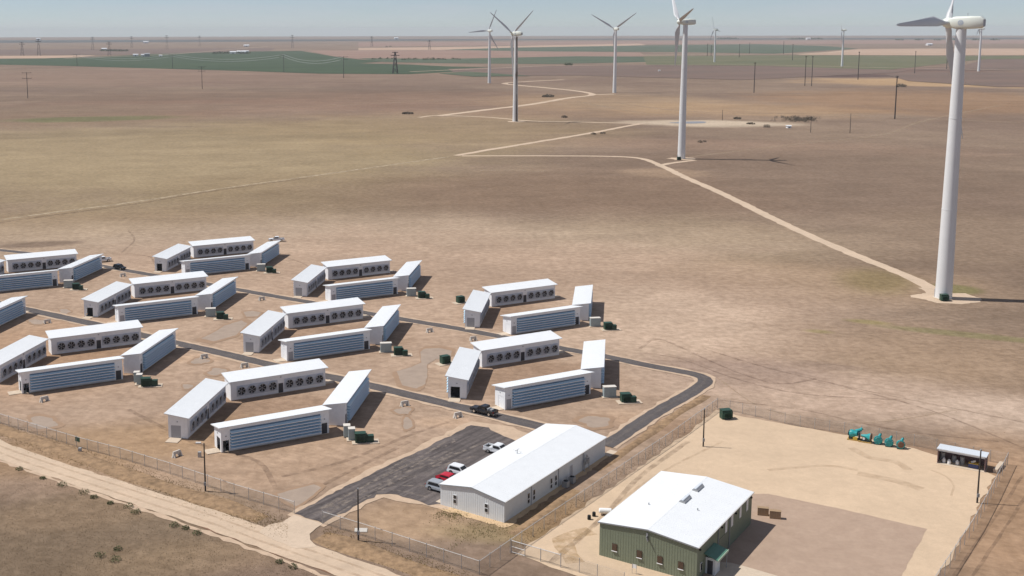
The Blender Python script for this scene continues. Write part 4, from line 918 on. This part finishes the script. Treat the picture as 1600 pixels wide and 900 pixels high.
# ================================================================ wind turbines
def make_turbine(label, x, y, hub, yaw, ph, RR, detail=True, pitch=0):
    t = thing('wind_turbine', label, 'wind turbine', (x, y, 0), yaw, 'wind turbines')
    tw = MB(); n = 28; zs = [0, hub*.33, hub*.66, hub-1.7]
    rr = [2.35, 2.05, 1.72, 1.38]
    prof = []
    for z, r in zip(zs, rr): prof += [(z, r)]
    tw.lathe(prof, (0, 0, 0), (0, 0, 1), n).build('tower', M['turb'], t, True)
    MB().lathe([(0, 3.0), (.25, 3.0)], (0, 0, 0), (0, 0, 1), 24).build('foundation', M['conc'], t)
    fl = MB()
    for z, r in zip(zs[1:3], rr[1:3]): fl.lathe([(0, r+.05), (.15, r+.05)], (0, 0, z), (0, 0, 1), n)
    fl.build('flange', M['turb'], t, True)
    MB().box(2.25, -.5, .25, 2.45, .5, 2.6).build('door', M['doorgrey'], t)
    # nacelle, rounded box along x
    nb = MB(); secs = [(-6.0, 1.15, -1.15, 1.05), (-5.2, 1.5, -1.6, 1.75), (-2.5, 1.72, -1.75, 1.85), (1.6, 1.68, -1.75, 1.75), (2.7, 1.4, -1.35, 1.35)]
    vs = []; fs = []; kk = 16
    for x_, w_, z0, z1 in secs:
        for i in range(kk):
            a = 2*PI*i/kk; c_, s_ = math.cos(a), math.sin(a); p_ = 4.5
            rx = abs(c_)**(2/p_)*(1 if c_ > 0 else -1); rz_ = abs(s_)**(2/p_)*(1 if s_ > 0 else -1)
            vs.append((x_, w_*rx, (z0+z1)/2+(z1-z0)/2*rz_+hub))
    for k in range(len(secs)-1): fs += [(k*kk+i, k*kk+(i+1) % kk, (k+1)*kk+(i+1) % kk, (k+1)*kk+i) for i in range(kk)]
    fs += [tuple(range(kk)), tuple(range((len(secs)-1)*kk, len(secs)*kk))]
    nc = nb.add(vs, fs).build('nacelle', M['nac'], t, True)
    if detail:
        MB().box(-6.05, -1.0, hub-1.0, -6.0, 1.0, hub+.8).build('rear_vent', M['doorgrey'], nc); MB().tube((-1.5, 0, hub+1.8), (-1.5, 0, hub+2.5), .05, None, 6).box(-1.6, -.3, hub+2.4, -1.4, .3, hub+2.55).build('wind_sensor', M['trim'], nc)
        # round emblem, a ring with a curled monogram, on the side towards the camera
        lg = MB()
        for sgy in (1, -1):
            for ra, rb in ((.72, .60),):
                q = 24; v2 = []
                for r_ in (ra, rb): v2 += [(-.2+r_*math.cos(2*PI*i/q), sgy*1.745, hub+r_*math.sin(2*PI*i/q)) for i in range(q)]
                lg.add(v2, [(i, (i+1) % q, q+(i+1) % q, q+i) for i in range(q)])
            for cx_, s0, s1, rd in ((-.42, .6, 5.6, .2), (.02, .9, 5.4, .2)):
                q = 12; v2 = []
                for r_ in (rd+.05, rd-.05): v2 += [(cx_+r_*math.cos(s0+(s1-s0)*i/q), sgy*1.747, hub+r_*1.4*math.sin(s0+(s1-s0)*i/q)) for i in range(q+1)]
                lg.add(v2, [(i, i+1, q+2+i, q+1+i) for i in range(q)])
        lg.build('emblem', M['logo'], nc)
    MB().lathe([(2.6, 1.3), (3.0, 1.45), (4.0, 1.45), (4.8, 1.15), (5.3, .6), (5.5, .1)], (0, 0, hub), (1, 0, 0), 18).build('hub', M['nac'], t, True)
    b0 = None
    secs = [(.8, .95, .95, 0), (2.6, .95, .9, .0), (5.5, 2.3, .55, .35), (8.5, 3.1, .42, .30), (13, 2.6, .32, .20), (20, 1.9, .24, .10), (28, 1.25, .16, .04), (33.5, .8, .09, 0), (35.4, .28, .04, 0)]
    sf = RR/35.4; q = 12
    for k in range(3):
        if b0 is None:
            vs = []; fs = []
            for z_, ch, th, tw_ in secs:
                for i in range(q):
                    a = 2*PI*i/q; yy = ch*.5*math.cos(a)-(ch-.95)*.28*(1 if ch > 1 else 0); xx = th*.5*math.sin(a)*(1.9 if z_ < 3 else 1)*(1 if z_ < 3 else (1-.35*math.cos(a)))
                    ct, st = math.cos(tw_+.10), math.sin(tw_+.10)
                    vs.append((xx*ct-yy*st, xx*st+yy*ct, z_*sf))
            for s_ in range(len(secs)-1): fs += [(s_*q+i, s_*q+(i+1) % q, (s_+1)*q+(i+1) % q, (s_+1)*q+i) for i in range(q)]
            fs += [tuple(range(q)), tuple(range((len(secs)-1)*q, len(secs)*q))]
            b0 = MB().add(vs, fs).build('blade', M['bladew'], t, True); o = b0
        else: o = b0.copy(); C.objects.link(o); o.parent = t
        # phase measured from the rotor's sideways axis (local +y) towards up
        th = R(ph+120*k)
        o.location = (3.8, 0, hub); o.rotation_euler = (Matrix.Rotation(-(PI/2-th), 3, 'X') @ Matrix.Rotation(pitch, 3, 'Z')).to_euler()
    return t
TR = [((1474, 466), 80, 138, 119, 40.5, 'nearest and largest white turbine at the right with a round emblem'), ((1064.5, 248), 83.0, 184, 16, 27.5, 'second nearest turbine with its shadow lying on the plain'),
      ((960, 145), 80, 112, 28, 38, 'turbine with two blades raised in a wide V right of centre'), ((805, 190), 75.5, 141, 28, 38, 'turbine with a brown streaked tower and raised V blades'),
      ((764.5, 130), 78, 122, 116, 35.5, 'turbine farther back, just left of the streaked one'), ((1116.3, 97), 80, 138, 68, 35, 'small distant turbine between the two right-hand ones, one blade up'),
      ((1315.5, 104), 78, 154, 36, 37, 'distant turbine with one bright blade hanging down'), ((1529, 111.5), 80, 146, 98, 36, 'distant turbine directly behind the nearest turbine nacelle')]
for px, hub, yaw, ph, RR, lab in TR:
    q = at(*px); t = make_turbine(lab, q[0], q[1], hub, R(yaw), ph, RR, px[0] in (1474, 1064.5, 805), 1.15 if px[0] == 1064.5 else 0)
    if px[0] == 805:
        oil = MB(); n = 12; a0 = R(-60)-R(yaw)
        vs = []; zz = [.4, 20, 40, 60, 72.5]
        for z in zz:
            r_ = 2.35-(z/73.8)*.97+.03
            for i in range(n+1): a = a0+(i-n/2)*.085*(.6+.5*math.sin(z*.2)+.3); vs.append((r_*math.cos(a), r_*math.sin(a), z))
        fs = []
        for k in range(len(zz)-1): fs += [(k*(n+1)+i, k*(n+1)+i+1, (k+1)*(n+1)+i+1, (k+1)*(n+1)+i) for i in range(n)]
        oil.add(vs, fs).build('oil_stain', mat('oil_brown', (.16, .13, .10, 1), .6, .3, 1), t)
    if px[1] > 180: struct(sheet('turbine_pad', [(q[0]+9*math.cos(a)*random.uniform(.8, 1.15)+1, q[1]+7*math.sin(a)*random.uniform(.8, 1.15)) for a in np.linspace(0, 2*PI, 18)[:-1]], M['dirt'], .046, .3, 1))
ribbon('turbine_pad', pxs((1452, 450), (1474, 462), (1518, 462)), 6, M['dirt'], .03, .6, 2)

# ================================================================ fences
FAB = fade(mat('chain_link', (.34, .31, .27, 1), .6, .1, metal=.2), .24, .35, .1, .5)
def fence(label, px, spacing=3.0, h=2.1, rail=True, gaps=()):
    P = [np.array(at(*p)) for p in px]; t = thing('chain_link_fence', label, 'fence', (P[0][0], P[0][1], 0)); p_o = P[0]; post0 = None; posts = [(0., 0.)]
    for a, b in zip(P[:-1], P[1:]):
        L = np.linalg.norm(b-a); n = max(1, round(L/spacing))
        for k in range(1, n+1): q = a+(b-a)*k/n-p_o; posts.append((q[0], q[1]))
    for x, y in posts:
        if post0 is None: post0 = MB().tube((0, 0, 0), (0, 0, h+.12), .045, None, 8).lathe([(0, .07), (.05, .05), (.08, .01)], (0, 0, h+.12), (0, 0, 1), 8).build('post', M['steel'], t); o = post0
        else: o = post0.copy(); C.objects.link(o); o.parent = t
        o.location = (x, y, 0)
    r = MB(); f = MB(); w3 = MB()
    for (x0, y0), (x1, y1) in zip(posts[:-1], posts[1:]):
        r.tube((x0, y0, h), (x1, y1, h), .035, None, 6, False)
        f.add([(x0, y0, .05), (x1, y1, .05), (x1, y1, h-.04), (x0, y0, h-.04)], [(0, 1, 2, 3)])
        for zz in (h+.10, ): w3.tube((x0, y0, zz), (x1, y1, zz), .012, None, 4, False)
    if rail: r.build('top_rail', M['railw'], t)
    f.build('mesh_panel', FAB, t); w3.build('top_wire', M['steel'], t)
    return t
fence('chain-link fence along the dirt road left of the driveway', [(-60, 645), (0, 662), (120, 699), (188, 717), (266, 741), (366, 775), (460, 803)])
fence('chain-link fence along the dirt road right of the driveway', [(504, 819), (560, 836), (640, 862), (749, 898)])
fence('chain-link fence running diagonally between the office and the yard', [(749, 898), (797, 864), (850, 827), (900, 793), (975, 741), (1050, 690), (1121, 638)])
fence('chain-link fence below the gate towards the green workshop', [(876, 887), (905, 895), (933, 905), (975, 918)], rail=False)
fence('thin chain-link fence across the back of the yard', [(1121, 638), (1180, 651), (1250, 667), (1319, 677), (1428, 697), (1463, 704), (1520, 716), (1574, 727)], rail=False)
fence('chain-link fence down the right-hand side of the yard', [(1574, 727), (1548, 780), (1521, 830), (1476, 900), (1450, 940)], h=2.3)
t = thing('pipe_gate', 'pale pipe gate closing the corner below the office', 'gate', at(799, 864)+(0,), dirn((799, 864), (876, 887))); gl = math.dist(at(799, 864), at(876, 887))
for z, l in ((2.0, gl), (1.05, gl*.28), (.2, gl*.28)): MB().tube((0, 0, z), (l, 0, z), .06, None, 8).build('rail', M['railw'], t)
for x in (0, gl*.28, gl*.6, gl): MB().tube((x, 0, 0), (x, 0, 2.1), .06, None, 8).build('post', M['steel'], t)
MB().add([(0, .01, .1), (gl, .01, .1), (gl, .01, 1.95), (0, .01, 1.95)], [(0, 1, 2, 3)]).build('mesh_panel', FAB, t)
for px, lab, s_ in (((312, 714), 'grey utility pedestal beside the fence light pole', .9), ((125, 706), 'grey utility pedestal by the dirt road fence at the left', .7)):
    o = MB().box(-.3, -.25, 0, .3, .25, s_).prism([(-.33, s_), (.33, s_), (.25, s_+.1), (-.25, s_+.1)], 'y', -.28, .28).build('utility_pedestal', M['steel']); o.location = at(*px)+(0,); tag(o, lab, 'utility box')
o = MB().box(-.6, -.05, 1.2, .6, .02, 2.1).build('fence_sign', M['green']); o.location = at(122, 699)+(0,); o.rotation_euler = (0, 0, dirn((60, 680), (188, 717))); o.location = (o.location[0], o.location[1]-.1, 0); tag(o, 'dark green panel hung on the roadside fence', 'sign')
o = MB().box(-1.0, -.7, 0, 1.0, .7, .12).build('utility_slab', M['concw']); o.location = at(564, 829)+(0,); tag(o, 'white concrete utility slab behind the driveway pole', 'concrete slab')

# ================================================================ poles
def light_pole(label, px, h, head):
    t = thing('yard_pole', label, 'pole', at(*px)+(0,)); MB().tube((0, 0, 0), (0, 0, h), .15, .10, 10).build('pole', M['pole'], t, True)
    if head: MB().tube((0, 0, h-.2), (-1.0, 0, h), .05, None, 6).build('arm', M['steel'], t); MB().box(-1.4, -.22, h-.04, -.5, .22, h+.16).build('lamp_head', M['railw'], t)
    else: MB().box(-.12, -.12, h, .12, .12, h+.25).build('cap', M['trim'], t)
    MB().box(-.2, -.28, 1.1, .2, -.14, 1.7).build('meter_box', M['trim'], t)
light_pole('dark pole with lamp standing between fence and front cluster', (321, 767.5), 8.6, True)
light_pole('bare dark pole beside the asphalt driveway', (560, 845), 8.3, False)
light_pole('bare dark pole in the yard near the fence corner', (1098.7, 698), 7.3, False)
light_pole('bare dark pole in front of the open shed', (1526.7, 786), 9.1, False)
def power_pole(label, px, h, arms, r=.35, aw=4.5):
    t = thing('power_pole', label, 'power pole', at(*px)+(0,), .15, 'power poles on the plain'); MB().tube((0, 0, 0), (0, 0, h), r, r*.7, 8).build('pole', M['polefar'], t, True)
    for z in arms:
        a = MB().box(-aw, -.18, h-z-.2, aw, .18, h-z+.2).build('cross_arm', M['polefar'], t)
        for x in (-aw*.9, 0, aw*.9): MB().tube((x, 0, h-z+.2), (x, 0, h-z+1.0), .15, None, 6).build('insulator', M['polefar'], a)
    return at(*px), h
P1 = power_pole('two-armed power pole standing alone at the far left', (43.5, 153.5), 30.4, (0.5, 7), .4, 5.5); power_pole('two-armed power pole on the plain above the rear clusters', (316, 139), 30.3, (.5, 6), .4, 5)
W4 = [power_pole(l, p, h, (.5, 5), .5, 8) for p, h, l in (((120.5, 103.5), 27, 'leftmost power pole at the green field edge'), ((269.8, 107), 30, 'second power pole from left at the green field edge'), ((443.5, 113), 33.8, 'third power pole at the green field edge'), ((537, 122), 36, 'right-hand power pole just below the green field edge'))]
for px, h, lab, r in (((1398, 186), 38, 'tall dark pole left of the nearest turbine tower', .6), ((1178, 145), 38, 'tall dark pole standing alone right of the second turbine', .6), ((1257.5, 134), 42, 'left of a pair of tall poles by the dark soil patch', .55), ((1268, 134.5), 42, 'right of a pair of tall poles by the dark soil patch', .55),
                      ((1340.5, 124.5), 44, 'tall pole right of the distant hanging-blade turbine', .7), ((1429, 115), 40, 'tall pole before the olive field left of the big tower', .6), ((1105, 88), 38, 'left of two slim poles beside the small distant turbine', .9), ((1111, 88), 33, 'right of two slim poles beside the small distant turbine', .9),
                      ((1155, 89.5), 38, 'slim far pole over the pink field strip', .8), ((1171, 83.5), 36, 'slim far pole at the blue-green field', .9), ((1224, 84.5), 42, 'slim far pole left of the bare pale field', .9), ((1238, 94.5), 42, 'slim pole over the olive field', .8), ((1479, 108), 44, 'dark pole next to the hanging blade of the nearest turbine', .8),
                      ((1328, 208), 15, 'short post far right on the plain', .25), ((1128.5, 188), 9, 'short thin post beside the pond', .25), ((1266.5, 207), 12, 'short post behind the dark brush', .25)):
    power_pole(lab, px, h, (1,) if h > 30 else (), r, 1.4)
def lattice(label, px, h, wd):
    t = thing('lattice_tower', label, 'pylon', at(*px)+(0,), .2, 'lattice pylons on the horizon'); b = MB(); r = wd/16 if px[1] > 100 else wd/36
    lv = [0, .3, .55, .75, 1.0]
    W = lambda u: wd/2*(1-.82*u)
    for sx in (-1, 1):
        for sy in (-1, 1): b.tube((sx*W(0), sy*W(0), 0), (sx*W(1), sy*W(1), h), r, r*.7, 5)
    for a, c in zip(lv[:-1], lv[1:]):
        for sx, sy, tx, ty in ((-1, -1, 1, -1), (-1, 1, 1, 1), (-1, -1, -1, 1), (1, -1, 1, 1)):
            b.tube((sx*W(a), sy*W(a), a*h), (tx*W(c), ty*W(c), c*h), r*.6, None, 4, False); b.tube((tx*W(a), ty*W(a), a*h), (sx*W(c), sy*W(c), c*h), r*.6, None, 4, False)
    b.build('frame', M['polefar'], t); MB().box(-wd*.9, -r, h*.82, wd*.9, r, h*.85).box(-wd*.6, -r, h*.96, wd*.6, r, h*.99).build('cross_arm', M['polefar'], t)
lattice('nearest dark lattice pylon at the right end of the green field', (617.5, 115), 40, 9)
for px, h, lab in (((581, 73), 52, 'small pylon near the horizon left of the turbines'), ((457, 75), 60, 'pylon near the horizon above the green field'), ((261, 77), 60, 'faint horizon pylon right of the white farm'), ((171, 87), 45, 'pylon standing by the far trees at left'), ((206, 75), 55, 'faint horizon pylon left of the long shed'), ((61, 87), 55, 'leftmost faint pylon near the horizon'), ((145, 78), 55, 'faint pylon between two others at the far left'), ((312, 73), 55, 'faint pylon above the far farmyard'), ((671, 78), 40, 'slim pylon on the pink field strip'), ((35, 87), 45, 'first faint pylon at the left edge')):
    lattice(lab, px, h, 10)
# cables strung between the four field-edge poles
cb = 0
for (pa, ha), (pb, hb) in zip(W4[:-1], W4[1:]):
    for zoff, lab in ((.8, 'upper'), (5, 'lower')):
        b = MB(); n = 16; prev = None
        for i in range(n+1):
            u = i/n; p = (pa[0]+(pb[0]-pa[0])*u, pa[1]+(pb[1]-pa[1])*u, (ha-zoff)*(1-u)+(hb-zoff)*u-10*4*u*(1-u)+1.0)
            if prev: b.tube(prev, p, .20, None, 4, False)
            prev = p
        cb += 1; tag(b.build('power_cable', M['wire']), '%s pale sagging cable of the %s span over the green field' % (lab, ('left', 'middle', 'right')[(cb-1)//2]), 'cable', 'cables between the field poles')

# ================================================================ vegetation
def leafy(bm, c, r, h, n, size):
    for _ in range(n):
        a = rng.uniform(0, 2*PI); rr = r*math.sqrt(rng.uniform(0, 1)); z = h*rng.uniform(.05, 1)*(1-.45*(rr/r)**2)
        p = np.array([c[0]+rr*math.cos(a), c[1]+rr*math.sin(a), c[2]+z]); d1 = rng.normal(size=3); d1 /= np.linalg.norm(d1); d2 = np.cross(d1, rng.normal(size=3)); d2 /= np.linalg.norm(d2)+1e-9
        s = size*rng.uniform(.5, 1.2); bm.add([p-d1*s, p+d2*s*.45, p+d1*s, p-d2*s*.45], [(0, 1, 2, 3)])
desc = ['low green shrub at the road verge near the left edge', 'rounded shrub on the verge left of the pedestal', 'shrub below the dirt road, first of the left string', 'small shrub right of the first of the left string', 'wide shrub in the middle of the verge string', 'dark shrub just before the pair on the verge', 'larger verge shrub below the light pole',
        'shrub right of the larger verge one', 'low spread shrub below the road bend', 'tiny shrub beside the low spread one', 'pale green shrub low in the scrub field', 'green clump in the scrub field, left of two', 'green clump in the scrub field, right of two', 'small tuft above the two scrub clumps', 'shrub at the lower edge near the road', 'lowest shrub beside the road']
shp = [(30, 734), (67, 748), (97, 759), (131, 771), (147, 778), (172, 787), (201, 793), (212, 801), (272, 822), (290, 826), (308, 834), (156, 870), (180, 876), (184, 859), (437, 879), (458, 887)]
for p, lab in zip(shp, desc):
    q = at(*p); r = rng.uniform(.5, .95); b = MB(); leafy(b, (0, 0, 0), r, r*.9, 150, .13); o = b.build('shrub', M['leaf']); o.location = (q[0], q[1], 0); tag(o, lab, 'shrub', 'shrubs along the dirt road')
for p, r, h, lab in (((1198, 199), 4, 3.5, 'dark round bush standing on the plain below the brush patch'), ((1152, 186), 5, 2.5, 'low dark bush above the pond flats'), ((1173, 194), 5, 2, 'flat dark bush between two others on the plain'), ((856, 151.5), 10, 4, 'wide dark thicket left of the bend in the track'), ((882, 184), 4, 3, 'small dark bush on the long track'),
                     ((1408, 136), 10, 6, 'dark bush on the tan patch beside the tall pole'), ((927, 210), 3, 2, 'small bush on the thin diagonal track'), ((942, 209), 3, 2, 'small low bush right of another on the thin track'), ((1094, 223), 2.5, 2.5, 'pair-left dark bush behind the second turbine'), ((1101, 222), 2, 2, 'pair-right dark bush behind the second turbine'), ((637, 178), 8, 2.5, 'long dark thicket left of the track junction')):
    q = at(*p); b = MB(); r *= .72; leafy(b, (0, 0, 0), r, h*.8, 260, r*.15); o = b.build('bush', M['leafdry']); o.location = (q[0], q[1], 0); tag(o, lab, 'bush', 'bushes on the plain')
b = MB()
for _ in range(60):
    q = at(1247+rng.normal()*15, 187.5+rng.normal()*1.8); leafy(b, (q[0], q[1], 0), rng.uniform(1.5, 3.5), 2.5, 40, .5)
tag(b.build('brush', M['leafdry']), 'patch of dark dry brush on the plain beside the pond', 'brush', None, 'stuff')
# grass tufts on the verge and in the scrub field
def tufts(name, n, sampler, m, lab, s0=.12, s1=.34):
    V = []; F = []
    for _ in range(n):
        p = sampler()
        if p is None: continue
        s = rng.uniform(s0, s1)
        for k in range(4):
            a = rng.uniform(0, 2*PI); w_ = s*.22; dx, dy = math.cos(a), math.sin(a); o = len(V); lean = rng.uniform(.2, .8)*s
            V += [(p[0]-dy*w_, p[1]+dx*w_, 0), (p[0]+dy*w_, p[1]-dx*w_, 0), (p[0]+dx*lean, p[1]+dy*lean, s)]; F.append((o, o+1, o+2))
    me = bpy.data.meshes.new(name); me.from_pydata(V, [], F); me.materials.append(m); o = bpy.data.objects.new(name, me); C.objects.link(o); tag(o, lab, 'grass', None, 'stuff')
def below_road():
    x = rng.uniform(-40, 640); y = rng.uniform(700, 960)
    if y < 722+.342*x+rng.uniform(0, 8): return None
    
    return at(x, y)
def verge():
    if rng.uniform() < .72: x = rng.uniform(-20, 450); yc = 671+.345*x; return at(x, yc+rng.normal()*9)
    x = rng.uniform(505, 760); return at(x, 836+(x-505)*.33+rng.normal()*9)
tg1 = mat('dry_grass', S(178, 156, 126), .95, .0, .18, col2=S(130, 114, 88)); tg2 = mat('straw_grass', S(200, 170, 122), .95, .0, .3, col2=S(134, 120, 76))
tufts('scrub_grass', 42000, below_road, tg1, 'rough dry grass covering the scrub field below the dirt road', .04, .12); tufts('verge_grass', 9000, verge, tg2, 'straw-coloured grass on the verge between the dirt road and fence', .07, .2)
def weeds():
    k = rng.randint(3)
    if k == 0: return at(705+rng.normal()*14, 805+rng.normal()*5)
    if k == 1: return at(770+rng.normal()*35, 828+rng.normal()*9)
    u = rng.uniform(); return at(640+u*260+rng.normal()*10, 880-u*110+rng.normal()*6)
tufts('weeds', 1300, weeds, mat('green_weeds', S(150, 142, 92), .95, .2, .5), 'low green weeds in front of the white office gable', .08, .2)
def rowveg():
    u = rng.uniform(); return at(800+u*320+rng.normal()*4, 858-u*222+rng.normal()*4)
tufts('fence_weeds', 1500, rowveg, mat('fence_weed', S(168, 140, 102), .95, .2, .5), 'dry weeds growing along the diagonal chain-link fence', .06, .16)
# small stones and clods
V = []; F = []
for _ in range(2600):
    k = rng.randint(3)
    p = at(*((rng.uniform(0, 700), rng.uniform(600, 860)) if k == 0 else ((rng.uniform(0, 1100), rng.uniform(400, 640)) if k == 1 else (rng.uniform(950, 1600), rng.uniform(440, 700)))))
    s = rng.uniform(.04, .13); o = len(V)
    V += [(p[0]-s, p[1]-s*.6, 0), (p[0]+s, p[1]-s*.7, 0), (p[0]+s*.2, p[1]+s, 0), (p[0]+s*.1, p[1], s*.9)]; F += [(o, o+1, o+3), (o+1, o+2, o+3), (o+2, o, o+3)]
me = bpy.data.meshes.new('clods'); me.from_pydata(V, [], F); me.materials.append(mat('soil_clod', S(176, 146, 118), .95, .15, .5)); o = bpy.data.objects.new('clods', me); C.objects.link(o); tag(o, 'scattered clods and stones on the bare soil', 'stones', None, 'stuff')

# ================================================================ farms near the horizon
def farm(label, px, w_, d, h, m=None, rz=.2):
    q = at(*px); t = thing('farm_building', label, 'building', q+(0,), rz, 'farm buildings near the horizon')
    w_ *= .62; d *= .7; h *= .7; MB().box(-w_/2, -d/2, 0, w_/2, d/2, h).build('wall', m or M['whitep'], t); MB().prism([(-d/2-.5, h), (d/2+.5, h), (0, h+d*.22)], 'x', -w_/2-.5, w_/2+.5).build('roof', m or M['roof'], t)
    MB().box(-w_*.12, -d/2-.1, 0, w_*.12, -d/2, h*.6).build('door', M['trim'], t)
for a in (('white farm shed left of the dark-fronted barn', (212, 88), 26, 14, 8), ('dark-fronted barn on the green field', (230, 88.5), 26, 18, 12, M['trim']), ('pale shed touching the dark-fronted barn', (224, 88.5), 22, 14, 9), ('small white shed right of the dark-fronted barn', (251, 88.5), 16, 10, 6), ('white house by the far trees at the left', (163, 79), 34, 20, 11), ('bright white long shed close to the left horizon', (228, 67.5), 55, 26, 14),
          ('white barn left of the broad white roof', (364, 84), 34, 20, 9), ('broad white roofed barn by the tree line', (377, 84), 50, 24, 11), ('pale farmhouse at the end of the tree line', (386, 82), 20, 14, 8), ('white speck farm at the right of the horizon band', (1263, 62), 60, 30, 16), ('white barn in the pale field beyond the nearest turbine', (1452, 71), 45, 26, 10), ('single white building on the left horizon', (60, 62.8), 60, 40, 20), ('white horizon building beside the first turbines', (619, 61.5), 60, 40, 18), ('white farm on the pink strip left of the pylon', (385, 73), 45, 24, 10), ('small white pump box on the dark field', (1030, 111.5), 5, 4, 3), ('white boulder-like tank on the plain near the short posts', (1232, 200), 5, 4, 2.5)):
    farm(*a)
def far_trees(label, pts, r, h):
    b = MB()
    for p in pts: q = at(*p); leafy(b, (q[0], q[1], 0), r*.8, h*.7, 60, r*.2)
    tag(b.build('tree_line', M['leaf']), label, 'trees', None, 'stuff')
far_trees('dark tree clump round the white barns', [(338+i*5+rng.uniform(-2, 2), 84.3+rng.uniform(-.5, .3)) for i in range(11)], 12, 13)
far_trees('dark trees among the far pylons at the left', [(160+i*4+rng.uniform(-2, 2), 80+rng.uniform(-.6, .6)) for i in range(10)], 14, 12)
far_trees('scrubby trees below the pink strip left of the turbines', [(585+i*11+rng.uniform(-3, 3), 93+rng.uniform(-.7, .7)) for i in range(13)], 9, 7)
far_trees('tree specks on the horizon band right of centre', [(1125+i*6, 61+rng.uniform(-.3, .3)) for i in range(5)]+[(1238+i*7, 61.5) for i in range(7)]+[(1405+i*30, 63) for i in range(6)], 40, 18)
far_trees('trees beside the far fields behind the raised-blade turbine', [(885+i*3, 102) for i in range(3)]+[(670, 93), (676, 93), (604, 73.5), (610, 73)], 9, 8)

# ================================================================ haze
hz = MB().box(-19500, -19500, -1.0, 19500, 19500, 124).build('haze', None)
hz.data.materials.clear(); hm = bpy.data.materials.new('haze_air'); hm.use_nodes = True; hn = hm.node_tree; hn.nodes.clear()
pv = hn.nodes.new('ShaderNodeVolumePrincipled'); pv.inputs['Color'].default_value = (.92, .96, 1.0, 1); pv.inputs['Density'].default_value = 5e-5; pv.inputs['Anisotropy'].default_value = 0
ho = hn.nodes.new('ShaderNodeOutputMaterial'); hn.links.new(pv.outputs[0], ho.inputs['Volume']); hz.data.materials.append(hm); hz['kind'] = 'stuff'; hz['label'] = 'thin blue-grey haze over the plain'; hz['category'] = 'haze'
